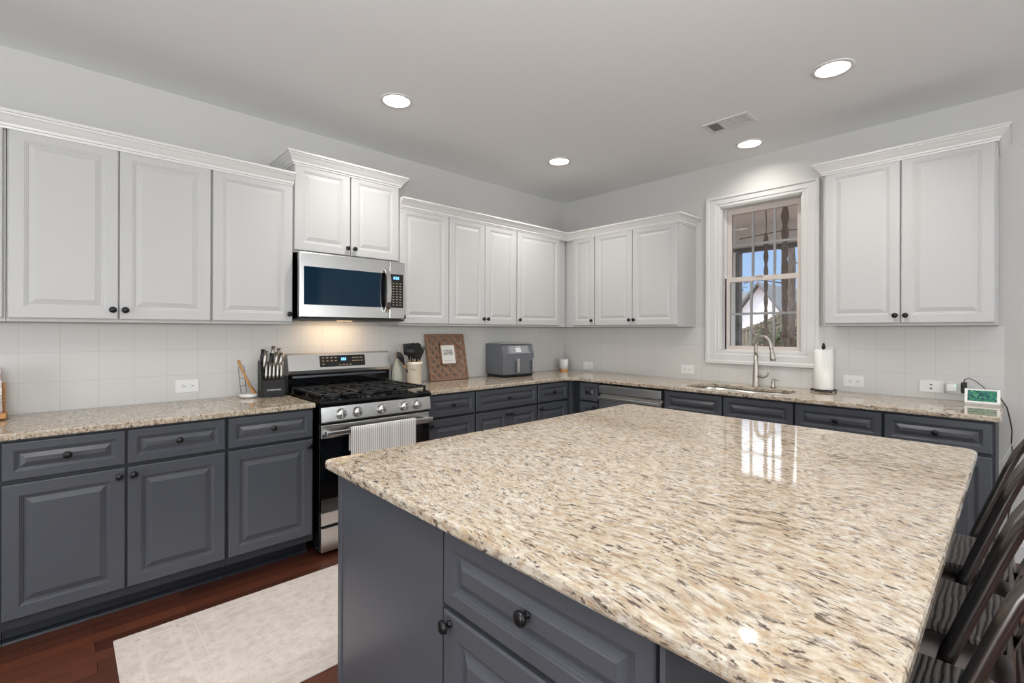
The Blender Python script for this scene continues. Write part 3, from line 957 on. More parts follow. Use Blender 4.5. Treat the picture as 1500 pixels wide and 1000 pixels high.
# control display on the slanted face
sl = Vector((0, 0.024, 0.106)).normalized()
def slant(x0, x1, t0, t1, off, mb, mi=0):
    p = Vector((0, RG(-0.112), 1.062)); nrm = Vector((0, -sl.z, sl.y))
    a = [Vector((x, 0, 0)) + p + sl * t + nrm * off for (x, t) in ((x0, t0), (x1, t0), (x1, t1), (x0, t1))]
    b_ = [q - nrm * 0.004 for q in a]
    return mb.hexa(a, b_, mi)
mb = slant(-0.165, 0.172, 0.018, 0.098, 0.002, MB())
dp = mb.build('display_panel', 'black_glass', bg)
mb = MB()
for i, ch in enumerate((0, 1, 2)): slant(-0.010 + i * 0.013, 0.000 + i * 0.013, 0.060, 0.080, 0.0034, mb)
dsp = mb.build('clock_display', 'emit_blue', bg)
mb = MB()
for (x, t) in [(-0.14, .082), (-0.11, .082), (-0.08, .082), (-0.05, .082), (-0.14, .060), (-0.11, .060), (-0.08, .060), (-0.05, .060), (-0.14, .038), (-0.02, .030), (0.005, .030), (0.03, .030), (0.055, .030), (0.08, .078), (0.10, .078), (0.12, .078), (0.08, .056), (0.10, .056), (0.12, .056), (0.145, .078), (0.145, .056)]:
    slant(x - 0.008, x + 0.008, t - 0.003, t + 0.003, 0.0028, mb)
mb.build('button_marks', 'text_gold', bg)
# grates and burners
for (gx0, gx1) in ((-0.36, -0.125), (-0.118, 0.118), (0.125, 0.36)):
    g = MB()
    ya, yb = RG(-0.635), RG(-0.125)
    z0g, z1g = 0.945, 0.957
    for x in (gx0, gx1 - 0.012): g.box(x, x + 0.012, ya, yb, z0g, z1g)
    for y in (ya, yb - 0.012, (ya + yb) / 2 - 0.006): g.box(gx0, gx1, y, y + 0.012, z0g + 0.0004, z1g - 0.0004)
    xm = (gx0 + gx1) / 2
    g.box(xm - 0.005, xm + 0.005, ya, yb, z0g + 0.001, z1g + 0.002)
    for yc in ((ya * 3 + yb) / 4, (ya + yb * 3) / 4):
        g.box(gx0, gx1, yc - 0.005, yc + 0.005, z0g + 0.001, z1g + 0.002)
        for a in (45, 135):
            c_, s_ = math.cos(math.radians(a)), math.sin(math.radians(a))
            for sg in (-1, 1):
                p0 = Vector((xm + sg * c_ * 0.035, yc + sg * s_ * 0.035, z1g - 0.004)); p1 = Vector((xm + sg * c_ * 0.085, yc + sg * s_ * 0.085, z1g - 0.004))
                g.tube([p0, p1], 0.005, 6)
    for x in (gx0 + 0.006, gx1 - 0.006):
        for y in (ya + 0.006, yb - 0.006, (ya + yb) / 2):
            g.box(x - 0.006, x + 0.006, y - 0.006, y + 0.006, 0.9225, z0g + 0.001)
    g.build('grate', 'iron', rg)
    for yc in ((ya * 3 + yb) / 4, (ya + yb * 3) / 4):
        MB().lathe([(0.044, 0), (0.042, 0.006), (0.034, 0.009), (0.034, 0.015), (0.03, 0.018), (0, 0.019)], (xm, yc, 0.9225), 20).build('burner_cap', 'iron', rg)

# towel over the oven handle
tw = MB()
nx, prof = 60, []
yh = -0.712
for t in range(0, 13): prof.append((RG(yh) - 0.02 + 0.02 - 0.0, 0))
front = [(RG(-0.7275), 0.44 + i * (0.755 - 0.44) / 16) for i in range(17)]
top = [(RG(-0.7245), 0.7585), (RG(-0.714), 0.7605), (RG(-0.7025), 0.757)]
back = [(RG(-0.7015), 0.755 - i * 0.14 / 6) for i in range(7)]
prof = front + top + back
vs = []; fs = []
for j in range(nx + 1):
    x = -2.786 + (2.786 - 2.338) * j / nx + 2.563
    for i, (y, z) in enumerate(prof):
        rib = 0.0012 * math.sin(2 * PI * x / 0.0135)
        wav = 0.004 * math.sin(x * 23) * max(0, (0.74 - z)) / 0.3 if i < 17 else 0.0
        vs.append((x + 0.01 * math.sin(z * 6) * (0.75 - z), y - abs(wav) - (rib if i < 19 else -0.0), z + (0.006 * math.sin(x * 5) if i == 0 else 0)))
    if j:
        a = (j - 1) * len(prof); b_ = j * len(prof)
        for i in range(len(prof) - 1): fs.append((a + i, a + i + 1, b_ + i + 1, b_ + i))
tw.add(vs, fs, 0, True)
for i, p in enumerate(tw.v): tw.v[i] = p + Vector((-2.563, -0.02, 0))
o = tw.build('dish_towel', 'towel')
tag(o, 'light grey ribbed towel hanging over the oven handle', 'towel')

# ------------------------------------------------------------------ over-the-range microwave
mw = thing('microwave', 'stainless over-the-range microwave with a dark blue window', 'microwave', (-2.605, -0.002, 1.405))
W2 = 0.368
H = 0.424
MB().box(-W2 + 0.004, W2 - 0.004, -0.365, -0.012, 0.012, H - 0.0015).build('body', 'black_gloss', mw)
b = MB()
b.bbox(-W2, W2 - 0.122, -0.405, -0.3655, 0.016, H - 0.002, 0.004, 0)
b.box(-W2 + 0.026, W2 - 0.190, -0.4062, -0.4045, 0.094, 0.334, 1)
md = b.build('door', ['steel', 'blue_glass'], mw)
b = MB()
b.box(W2 - 0.190, W2 - 0.128, -0.4062, -0.4045, 0.094, 0.334, 0)
b.build('door_trim', 'black_glass', md)
hp = [(W2 - 0.150, -0.408, 0.062), (W2 - 0.150, -0.430, 0.080), (W2 - 0.150, -0.447, 0.13), (W2 - 0.150, -0.453, 0.21), (W2 - 0.150, -0.447, 0.29), (W2 - 0.150, -0.430, 0.346), (W2 - 0.150, -0.408, 0.364)]
h = MB()
hw = 0.016
for i in range(len(hp) - 1):
    a, c = Vector(hp[i]), Vector(hp[i + 1])
    h.hexa([a + Vector((-hw, -0.006, 0)), a + Vector((hw, -0.006, 0)), a + Vector((hw, 0.006, 0)), a + Vector((-hw, 0.006, 0))],
           [c + Vector((-hw, -0.006, 0)), c + Vector((hw, -0.006, 0)), c + Vector((hw, 0.006, 0)), c + Vector((-hw, 0.006, 0))])
h.build('door_handle', 'steel', md)
b = MB()
b.bbox(W2 - 0.120, W2, -0.405, -0.3655, 0.016, H - 0.002, 0.004, 0)
cpn = b.build('control_panel', 'steel', mw)
MB().box(W2 - 0.112, W2 - 0.012, -0.4062, -0.4045, 0.094, 0.334).build('keypad_panel', 'black_glass', cpn)
mb = MB()
for i in range(3): mb.box(W2 - 0.090 + i * 0.016, W2 - 0.078 + i * 0.016, -0.4072, -0.4061, 0.296, 0.316)
plabel(mb.build('clock_display', 'emit_blue', cpn), 'glowing blue clock digits')
mb = MB()
for r_ in range(9):
    for c_ in range(3):
        mb.box(W2 - 0.098 + c_ * 0.028, W2 - 0.084 + c_ * 0.028, -0.4068, -0.4061, 0.112 + r_ * 0.019, 0.118 + r_ * 0.019)
mb.build('keypad_marks', 'text_gold', cpn)
b = MB()
b.box(-W2, W2, -0.398, -0.012, 0.0, 0.0115, 0)
b.box(-0.25, -0.06, -0.20, -0.06, -0.004, -0.0002, 1); b.box(0.06, 0.25, -0.20, -0.06, -0.004, -0.0002, 1)
b.build('underside_vent', ['rubber', 'steel_dark'], mw)
M['warm_lens'] = mat('warm_cooktop_lamp_lens', (240, 220, 180), 0.4)
bsdf(M['warm_lens']).inputs['Emission Color'].default_value = (1.0, 0.72, 0.42, 1)
bsdf(M['warm_lens']).inputs['Emission Strength'].default_value = 1.5
MB().box(-0.05, 0.05, -0.24, -0.21, -0.003, -0.0005).build('cooktop_lamp_lens', 'warm_lens', mw)
lo = add_light('microwave_cooktop_lamp', 'AREA', (0, 0, 0), (0, 0.25, -1), 1.1, (1.0, 0.70, 0.42), shape='RECTANGLE', size=0.34, size_y=0.05)
lo.parent = mw; lo.location = (0, -0.16, -0.012)

# ------------------------------------------------------------------ dishwasher
dw = thing('dishwasher', 'stainless dishwasher between the corner cabinet and the sink base', 'dishwasher', (-0.002, -0.934, 0), R90)
w_ = 0.622
MB().box(0.002, w_ - 0.002, -0.585, -0.02, 0.09, 0.872).build('body', 'rubber', dw)
MB().box(0.002, w_ - 0.002, -0.50, -0.02, 0.0, 0.089).build('toe_kick', 'rubber', dw)
b = MB()
b.bbox(0.006, 0.606, -0.625, -0.5855, 0.800, 0.866, 0.003)
b.prism([(-0.6, 0.770), (-0.605, 0.792), (-0.590, 0.797), (-0.586, 0.770)], 'x', 0.006, 0.606)
b.bbox(0.006, 0.606, -0.622, -0.5855, 0.11, 0.768, 0.003)
dd = b.build('door', 'steel', dw)
h = MB().bbox(0.014, 0.598, -0.650, -0.634, 0.742, 0.772, 0.006)
for x in (0.03, 0.582): h.bbox(x - 0.012, x + 0.012, -0.635, -0.6225, 0.745, 0.768, 0.003)
h.build('door_handle', 'steel', dd)

# ------------------------------------------------------------------ faucet, soap pump
fc = thing('kitchen_faucet', 'tall arched brushed nickel faucet behind the sink', 'faucet', (-0.155, -2.075, CT + 0.0005))
b = MB()
b.lathe([(0.027, 0), (0.027, 0.006), (0.023, 0.012), (0.0215, 0.10), (0.017, 0.18), (0.0150, 0.24)], (0, 0, 0), 24)
dv = Vector((-0.31, -0.95, 0)).normalized()
R_ = 0.063
pts = [Vector((0, 0, 0.235)), Vector((0, 0, 0.27)), Vector((0, 0, 0.30))]
for k in range(0, 15):
    a = PI * k / 15
    pts.append(dv * (R_ - R_ * math.cos(a)) + Vector((0, 0, 0.305 + R_ * 1.25 * math.sin(a))))
pts.append(dv * (2 * R_) + Vector((0, 0, 0.30)))
pts.append(dv * (2 * R_ + 0.006) + Vector((0, 0, 0.285)))
b.tube(pts, 0.0125, 14)
b.build('spout', 'nickel', fc)
e = dv * (2 * R_ + 0.006)
MB().tube([e + Vector((0, 0, 0.288)), e + dv * 0.004 + Vector((0, 0, 0.265)), e + dv * 0.010 + Vector((0, 0, 0.225)), e + dv * 0.013 + Vector((0, 0, 0.205))], [0.0135, 0.0155, 0.0205, 0.0195], 18).build('spray_head', 'nickel', fc)
hv = Vector((-0.15, -0.99, 0)).normalized()
MB().tube([hv * 0.015 + Vector((0, 0, 0.082)), hv * 0.06 + Vector((0, 0, 0.078)), hv * 0.085 + Vector((0, 0, 0.088)), hv * 0.098 + Vector((0, 0, 0.112)), hv * 0.092 + Vector((0, 0, 0.145)), hv * 0.078 + Vector((0, 0, 0.165))], [0.014, 0.012, 0.009, 0.007, 0.006, 0.005], 12).build('lever_handle', 'nickel', fc)
sp = thing('soap_pump', 'short brushed nickel soap pump right of the faucet', 'soap dispenser', (-0.135, -2.192, CT + 0.0005))
MB().lathe([(0.019, 0), (0.019, 0.006), (0.014, 0.010), (0.0135, 0.05), (0.009, 0.054), (0.009, 0.066), (0.0, 0.067)], (0, 0, 0), 18).build('base', 'nickel', sp)
MB().tube([(0, 0, 0.060), (-0.02, -0.03, 0.062), (-0.03, -0.052, 0.058)], [0.006, 0.005, 0.0045], 10).build('nozzle', 'nickel', sp)

# ------------------------------------------------------------------ paper towels
pt = thing('paper_towel_holder', 'black wire holder with a white paper towel roll right of the window', 'paper towel holder', (-0.115, -2.515, CT + 0.0005))
b = MB()
ringp = [(0.078 * math.cos(2 * PI * k / 32), 0.078 * math.sin(2 * PI * k / 32), 0.012) for k in range(32)]
b.tube(ringp, 0.0035, 8, closed=True)
ringp = [(0.03 * math.cos(2 * PI * k / 20), 0.03 * math.sin(2 * PI * k / 20), 0.012) for k in range(20)]
b.tube(ringp, 0.003, 8, closed=True)
for k in range(4):
    a = PI / 4 + k * PI / 2
    b.tube([(0.0, 0.0, 0.012), (0.078 * math.cos(a), 0.078 * math.sin(a), 0.012), (0.086 * math.cos(a), 0.086 * math.sin(a), 0.004)], 0.003, 6)
    b.sphere((0.086 * math.cos(a), 0.086 * math.sin(a), 0.0055), 0.005, n=8)
b.tube([(0, 0, 0.012), (0, 0, 0.31)], 0.005, 8)
b.sphere((0, 0, 0.312), 0.014); b.sphere((0, 0, 0.328), 0.010); b.sphere((0, 0, 0.338), 0.006)
b.build('wire_stand', 'black', pt)
pr = tag(MB().lathe([(0.012, 0), (0.056, 0), (0.0585, 0.004), (0.0585, 0.276), (0.056, 0.280), (0.012, 0.280), (0.012, 0)], (0, 0, 0), 40, cap=False).build('paper_towel_roll', 'paper'), 'white roll of paper towels standing on the black holder', 'paper towels')
pr.location = (-0.115, -2.515, CT + 0.0165)

# ------------------------------------------------------------------ outlets and plates
def outlet(label, wall, a, z, w=0.118, h=0.076, kind='duplex'):
    loc = (a, -BS - 0.0003, z) if wall == 'A' else (-BS - 0.0003, a, z)
    r = thing('wall_outlet' if kind != 'switch' else 'switch_plate', label, 'outlet' if kind != 'switch' else 'switch plate', loc, 0 if wall == 'A' else R90, 'wall plates on the tiles')
    mb = MB().bbox(-w / 2, w / 2, -0.006, 0, -h / 2, h / 2, 0.002)
    mb.build('cover_plate', 'white_plastic', r)
    if kind in ('duplex', 'plain'):
        for sx in (-1, 1):
            f_ = MB().bbox(sx * 0.02 - 0.014, sx * 0.02 + 0.014, -0.0085, -0.0062, -0.017, 0.017, 0.001).build('receptacle', 'white_plastic', r)
            s_ = MB()
            s_.box(sx * 0.02 - 0.006, sx * 0.02 + 0.002, -0.0092, -0.0086, 0.005, 0.007)
            s_.box(sx * 0.02 - 0.006, sx * 0.02 + 0.002, -0.0092, -0.0086, -0.007, -0.005)
            s_.lathe([(0.003, 0), (0.003, 0.0006)], (sx * 0.02 + 0.008, -0.0086, 0), 8, (0, -1, 0))
            s_.build('slots', 'outlet_hole', f_)
    elif kind == 'usb':
        s_ = MB()
        for dz in (-0.014, 0.010): s_.bbox(-0.008, 0.004, -0.0072, -0.0058, dz - 0.004, dz + 0.004, 0.001)
        s_.build('ports', 'outlet_hole', r)
    elif kind == 'switch':
        for sx in (-1, 1):
            MB().bbox(sx * 0.025 - 0.016, sx * 0.025 + 0.016, -0.0095, -0.0062, -0.033, 0.033, 0.002).build('rocker_switch', 'white_plastic', r)
    return r
outlet('white wall outlet on the tiles above the left worktop', 'A', -3.490, 1.000)
outlet('white wall outlet near the room corner beside the small diffuser', 'B', -0.352, 0.973)
outlet('white wall outlet left of the sink window', 'B', -1.452, 1.000)
outlet('white wall outlet just right of the paper towels', 'B', -2.672, 0.992, 0.120, 0.080)
outlet('white plate with two dark ports below the tall right cabinet', 'B', -3.083, 0.992, kind='usb')
outlet('empty-looking white plate behind the charger plug', 'B', -3.206, 0.990, 0.09, 0.072, kind='duplex')
outlet('white two-gang switch plate partly hidden behind the paper towel roll', 'B', -2.490, 1.165, 0.130, 0.125, kind='switch')
ch = thing('charger_plug', 'small white charger block with a green light, left of the black adapter', 'charger', (-0.0208, -3.181, 0.995), R90)
MB().bbox(-0.026, 0.022, -0.034, 0, -0.024, 0.024, 0.004).build('body', 'white_plastic', ch)
plabel(MB().box(0.0165, 0.0205, -0.0355, -0.0338, 0.006, 0.014).build('status_light', 'emit_green', ch), 'tiny green light')
ad = thing('power_adapter', 'black plug-in power adapter beside the smart display', 'power adapter', (-0.0208, -3.236, 0.998), R90)
MB().bbox(-0.014, 0.014, -0.036, 0, -0.034, 0.032, 0.006).build('body', 'rubber', ad)
MB().tube([(0, -0.018, 0.03), (0, -0.02, 0.048), (0.02, -0.022, 0.060), (0.05, -0.03, 0.045), (0.085, -0.04, 0.012), (0.10, -0.045, -0.01)], 0.0022, 6).build('cable', 'rubber', ad)

# ------------------------------------------------------------------ smart display
ds = thing('smart_display', 'white smart display with a green picture at the worktop end', 'smart display', (-0.115, -3.318, CT + 0.0005), R90)
b = MB()
b.prism([(-0.045, 0.0), (-0.052, 0.012), (-0.024, 0.088), (-0.014, 0.090), (0.035, 0.03), (0.038, 0.0)], 'x', -0.074, 0.074)
hs = b.build('housing', 'white_plastic', ds)
nrm = Vector((0, -0.938, -0.0)).normalized()
a0 = Vector((0, -0.052, 0.012)); a1 = Vector((0, -0.024, 0.088)); sl2 = (a1 - a0).normalized(); nn = Vector((0, -sl2.z, sl2.y))
q = [Vector((x, 0, 0)) + a0 + sl2 * t + nn * 0.0012 for (x, t) in ((-0.061, 0.009), (0.061, 0.009), (0.061, 0.074), (-0.061, 0.074))]
plabel(MB().hexa(q, [p - nn * 0.002 for p in q]).build('screen', 'screen', ds), 'screen showing a blue and green picture')
# cords hanging beside the cabinet end
cord = MB().tube([(-0.07, -3.39, 0.955), (-0.06, -3.418, 0.90), (-0.045, -3.430, 0.83), (-0.04, -3.438, 0.77), (-0.045, -3.436, 0.70), (-0.04, -3.441, 0.63), (-0.04, -3.436, 0.56), (-0.035, -3.440, 0.48), (-0.03, -3.444, 0.38), (-0.04, -3.425, 0.28), (-0.06, -3.418, 0.20), (-0.05, -3.410, 0.12), (-0.07, -3.412, 0.03), (-0.10, -3.43, 0.006), (-0.3, -3.50, 0.004)], 0.003, 6).build('hanging_cord', 'rubber')
tag(cord, 'black cord hanging from the worktop end to the floor', 'cord')
cord = MB().tube([(-0.05, -3.441, 0.70), (-0.10, -3.425, 0.66), (-0.16, -3.40, 0.61), (-0.05, -3.41, 0.50), (-0.03, -3.45, 0.44), (-0.08, -3.42, 0.37), (-0.03, -3.47, 0.33), (-0.03, -3.50, 0.25), (-0.03, -3.455, 0.20), (-0.05, -3.43, 0.14)], 0.0022, 6).build('thin_cable', 'cord_white')
tag(cord, 'thin white cable looping on the wall beside the end cabinet', 'cable')

# ------------------------------------------------------------------ items on the range wall worktop
Z = CT + 0.0005
# cookbook stand at the left edge
cb = thing('recipe_stand', 'wooden stand with a leaning book at the left picture edge', 'book stand', (-4.310, -0.13, Z))
MB().bbox(-0.09, 0.082, -0.07, 0.03, 0.004, 0.03, 0.004).bbox(-0.085, 0.075, 0.018, 0.028, 0.03, 0.17, 0.002).build('stand', 'wood_light', cb)
rb = MB().hexa([(-0.11, -0.045, 0.031), (0.068, -0.045, 0.031), (0.068, -0.02, 0.031), (-0.11, -0.02, 0.031)], [(-0.11, -0.012, 0.24), (0.062, -0.012, 0.24), (0.062, 0.010, 0.24), (-0.11, 0.010, 0.24)])
for i, p in enumerate(rb.v): rb.v[i] = p + Vector(cb.location)
M['book'] = noisy('printed_book_cover', (120, 92, 96), (232, 226, 216), 22, 0.6, (1, 1, 4), 0.0)
tag(rb.build('cookbook', 'book'), 'thin patterned book leaning on the wooden stand', 'book')

# spoon rest with wooden spoon
sr = thing('spoon_rest', 'white spoon rest with a wire loop left of the knife block', 'spoon rest', (-3.185, -0.135, Z))
b = MB().lathe([(0.02, 0.0), (0.046, 0.003), (0.052, 0.012), (0.053, 0.024), (0.050, 0.025), (0.046, 0.014), (0.018, 0.007), (0, 0.006)], (0, 0, 0), 28)
b.build('dish', 'white_plastic', sr)
b = MB()
b.tube([(-0.03, 0.048, 0.02), (-0.038, 0.055, 0.10), (-0.045, 0.06, 0.19), (-0.03, 0.062, 0.205), (-0.01, 0.06, 0.19), (-0.006, 0.055, 0.10), (0.0, 0.050, 0.02)], 0.0018, 6)
b.tube([(-0.04, 0.056, 0.115), (-0.006, 0.056, 0.115)], 0.0016, 6)
b.tube([(-0.034, 0.053, 0.07), (-0.003, 0.053, 0.07)], 0.0016, 6)
b.build('wire_loop', 'steel_dark', sr)
wsn = MB()
wsn.tube([(-0.055, 0.02, 0.235), (-0.04, 0.015, 0.19), (-0.01, 0.0, 0.11), (0.008, -0.008, 0.065)], [0.009, 0.0075, 0.007, 0.009], 10)
wsn.tube([(0.006, -0.007, 0.072), (0.014, -0.012, 0.055), (0.024, -0.016, 0.036), (0.032, -0.019, 0.022), (0.036, -0.020, 0.014)], [0.009, 0.019, 0.025, 0.021, 0.006], 14, flat=0.4)
for i, p in enumerate(wsn.v): wsn.v[i] = p + Vector((-3.185, -0.135, Z))
tag(wsn.build('wooden_spoon', 'wood_light'), 'wooden spoon standing in the white spoon rest', 'spoon')

# knife block with knives
kb = thing('knife_block', 'black knife block full of steel handled knives left of the range', 'knife block', (-3.055, -0.16, Z), math.radians(-6))
b = MB()
b.prism([(-0.055, 0.0), (-0.063, 0.105), (0.0, 0.125), (0.055, 0.215), (0.075, 0.215), (0.075, 0.0)], 'x', -0.062, 0.062)
blk = b.build('block', 'rubber', kb)
b = MB().prism([(-0.045, 0.0), (0.018, 0.226), (0.080, 0.226), (0.078, 0.0)], 'x', -0.0705, -0.0625)
b.build('side_cheek', 'rubber', kb)
text('brand_mark', 'FARBERWARE', 0.0135, 'text_white', blk, (0.0, -0.0600, 0.045), (PI / 2 + 0.04, 0, 0))
def kh(x, y, z, ln, r, dirv, mtl='knife_handle', nm='steak_knife'):
    d_ = Vector(dirv).normalized(); p = Vector((x, y, z))
    mb_ = MB().tube([p, p + d_ * ln * 0.25, p + d_ * ln * 0.7, p + d_ * ln], [r * 0.85, r, r * 0.9, r * 1.1], 8, flat=0.6)
    off = Matrix.Rotation(math.radians(-6), 4, 'Z')
    mb_.v = [off @ v + Vector(kb.location) for v in mb_.v]
    return mb_.build(nm, mtl)
for i in range(5):
    x = -0.042 + i * 0.022
    tag(kh(x, -0.036, 0.112, 0.105, 0.0085, (0.05, 0.12, 1)), 'small steel handled knife in the front row of the knife block', 'knife', 'front row steak knives')
for (x, y, z, ln, lab, mm_) in [(-0.045, 0.030, 0.170, 0.120, 'broad handled knife at the left end of the knife block', 'knife_handle'), (-0.055, 0.052, 0.205, 0.095, 'black handled knife at the back left of the knife block', 'rubber'),
                      (0.002, 0.045, 0.195, 0.125, 'tallest steel handled knife in the middle of the knife block', 'knife_handle'), (-0.012, 0.022, 0.165, 0.11, 'black scissor handles in the middle of the knife block', 'rubber'),
                      (0.022, 0.028, 0.165, 0.115, 'slanted steel handled knife right of the scissors', 'knife_handle'), (0.040, 0.050, 0.205, 0.10, 'rear right steel handled knife in the block', 'knife_handle'), (0.050, 0.028, 0.165, 0.11, 'rightmost large steel handled knife in the block', 'knife_handle')]:
    tag(kh(x, y, z, ln, 0.0125, (0.14, 0.10, 1), mm_, 'kitchen_knife'), lab, 'knife')

# sage bottle with copper spout
ob = thing('oil_bottle', 'sage grey ceramic bottle with a copper spout right of the range', 'bottle', (-2.122, -0.105, Z))
MB().lathe([(0.036, 0), (0.042, 0.004), (0.044, 0.05), (0.043, 0.10), (0.036, 0.135), (0.022, 0.165), (0.0145, 0.19), (0.0145, 0.205), (0, 0.206)], (0, 0, 0), 28).build('body', 'ceramic_sage', ob)
MB().lathe([(0.011, 0.206), (0.010, 0.218), (0.004, 0.222), (0.0035, 0.262), (0, 0.262)], (0, 0, 0), 12).build('spout', 'copper', ob)

# utensil crock
ck = thing('utensil_crock', 'cream ceramic crock marked TOOLS holding black utensils', 'crock', (-2.012, -0.175, Z))
cr_ = MB().lathe([(0.052, 0), (0.058, 0.003), (0.0615, 0.15), (0.0655, 0.152), (0.0665, 0.176), (0.063, 0.178), (0.059, 0.174), (0.056, 0.02), (0, 0.018)], (0, 0, 0), 36).build('pot', 'ceramic_cream', ck)
ang = math.radians(-46)
txt = text('lettering', 'TOOLS', 0.022, 'text_gold', cr_, (math.sin(math.radians(-40)) * 0.0616, -math.cos(math.radians(-40)) * 0.0616, 0.118), (PI / 2, 0, math.radians(-40)), 0.0009, 0.8)
def utensil(x, y, dx, dy, hd, lab, kind, mm_='rubber'):
    mb_ = MB()
    base = Vector((x * 0.55, y * 0.55, 0.03)); tip = Vector((x + dx, y + dy, hd))
    mid = base.lerp(tip, 0.56)
    mb_.tube([base, mid], [0.005, 0.006], 8)
    mb_.tube([mid.lerp(base, 0.25), mid.lerp(base, 0.02)], [0.0068, 0.0068], 8, mi=1)
    d_ = (tip - mid).normalized()
    if kind == 'spoon':
        mb_.tube([mid, mid.lerp(tip, 0.3), mid.lerp(tip, 0.6), mid.lerp(tip, 0.9), tip], [0.006, 0.026, 0.040, 0.032, 0.008], 14, flat=0.4)
    elif kind == 'turner':
        mb_.tube([mid, mid.lerp(tip, 0.25), mid.lerp(tip, 0.35), mid.lerp(tip, 0.95), tip], [0.006, 0.012, 0.042, 0.046, 0.040], 12, flat=0.2)
    elif kind == 'ladle':
        mb_.tube([mid, mid.lerp(tip, 0.5)], [0.006, 0.008], 8)
        mb_.sphere(tuple(mid.lerp(tip, 0.8)), 0.048, sc3=(1, 1, 0.85))
    elif kind == 'fork':
        mb_.tube([mid, mid.lerp(tip, 0.4), mid.lerp(tip, 0.6)], [0.006, 0.022, 0.030], 12, flat=0.35)
        side = d_.cross(Vector((0, 1, 0))).normalized()
        for k in range(5):
            p = mid.lerp(tip, 0.58) + side * (k - 2) * 0.012
            mb_.tube([p, p + d_ * 0.035 + Vector((0, -0.01, 0))], 0.004, 6)
    for i, p in enumerate(mb_.v): mb_.v[i] = p + Vector((-2.012, -0.175, Z))
    return tag(mb_.build('cooking_utensil', [mm_, 'wood_light']), lab, 'utensil')
utensil(-0.03, -0.02, -0.022, -0.014, 0.285, 'black ladle at the front left of the crock', 'ladle')
utensil(-0.008, -0.035, 0.005, -0.022, 0.285, 'black slotted turner at the front of the crock', 'turner')
utensil(0.035, -0.01, 0.025, -0.008, 0.315, 'black pasta fork at the right of the crock', 'fork')
utensil(0.010, 0.020, 0.006, 0.014, 0.325, 'tall black spoon at the back of the crock', 'spoon')
utensil(-0.030, 0.020, -0.012, 0.010, 0.320, 'black spatula standing at the back left of the crock', 'turner')
utensil(0.040, 0.022, 0.012, 0.010, 0.325, 'black spoon leaning right at the back of the crock', 'spoon')
utensil(-0.045, 0.005, -0.095, -0.005, 0.255, 'black spoon leaning far left out of the crock', 'spoon')

# lattice frame sign
fs_ = thing('lattice_sign', 'square brown wood lattice sign leaning on the tiles', 'wall sign', (-1.622, -0.125, Z + 0.003), 0)
S2 = 0.200
tilt = math.atan2(0.085, 0.39)
bd = bpy.data.objects.new('frame', None)
def tl(mb_):
    Rm = Matrix.Rotation(-tilt, 4, 'X')
    mb_.v = [Rm @ v for v in mb_.v]
    return mb_
b = MB()
H2 = 0.400
fwid = 0.018
b.box(-S2, -S2 + fwid, 0, 0.018, 0, H2); b.box(S2 - fwid, S2, 0, 0.018, 0, H2)
b.box(-S2 + fwid, S2 - fwid, 0, 0.018, 0, fwid); b.box(-S2 + fwid, S2 - fwid, 0, 0.018, H2 - fwid, H2)
tl(b).build('frame', 'wood_brown', fs_)
def clip_strip(cx, ang, wdt, lo, hi, zlo, zhi, y0_, y1_, mb_):
    """diagonal lattice slat clipped to the frame opening"""
    c_, s_ = math.cos(ang), math.sin(ang)
    big = 1.2
    poly = [Vector((cx[0] + c_ * t - s_ * w__, cx[1] + s_ * t + c_ * w__)) for (t, w__) in ((-big, -wdt / 2), (big, -wdt / 2), (big, wdt / 2), (-big, wdt / 2))]
    for (ax, lim, sgn) in ((0, lo, 1), (0, hi, -1), (1, zlo, 1), (1, zhi, -1)):
        out = []
        for i in range(len(poly)):
            p, q_ = poly[i - 1], poly[i]
            ip, iq = sgn * (p[ax] - lim) >= 0, sgn * (q_[ax] - lim) >= 0
            if ip != iq: out.append(p.lerp(q_, (lim - p[ax]) / (q_[ax] - p[ax])))
            if iq: out.append(q_)
        poly = out
        if len(poly) < 3: return
    mb_.prism([(p.x, p.y) for p in poly], 'y', y0_, y1_)
b = MB()
sp_ = 0.0785
for k in range(-6, 7):
    clip_strip((k * sp_ + 0.01, H2 / 2), math.radians(-45), 0.031, -S2 + fwid, S2 - fwid, fwid, H2 - fwid, 0.004, 0.009, b)
for k in range(-6, 7):
    clip_strip((k * sp_ + 0.01, H2 / 2), math.radians(45), 0.031, -S2 + fwid, S2 - fwid, fwid, H2 - fwid, 0.009, 0.014, b)
tl(b).build('lattice', 'wood_brown', fs_)
b = MB()
px0, px1, pz0, pz1 = -0.078, 0.085, 0.130, 0.310
for (a, c, d_, e_) in ((px0, px0 + 0.010, pz0, pz1), (px1 - 0.010, px1, pz0, pz1), (px0, px1, pz0, pz0 + 0.010), (px0, px1, pz1 - 0.010, pz1)):
    b.box(a, c, -0.014, 0.004, d_, e_)
tl(b).build('inner_frame', 'wood_brown', fs_)
plq = tl(MB().box(px0 + 0.010, px1 - 0.010, -0.006, 0.003, pz0 + 0.010, pz1 - 0.010)).build('plaque', 'paper', fs_)
def on_plaque(x, z): 
    return Matrix.Rotation(-tilt, 4, 'X') @ Vector((x, -0.0068, z))
text('lettering', 'GATHER', 0.047, 'text_dark', plq, on_plaque(0.0035, 0.232), (PI / 2 - tilt, 0, 0), 0.0006, 0.62).scale = (0.54, 1.45, 1)
mb = MB()
for i in range(6): mb.box(-0.045 + i * 0.016, -0.036 + i * 0.016 + 0.002 * (i % 2), -0.0074, -0.0060, 0.166, 0.170)
tl(mb).build('small_lettering', 'text_gold', plq)

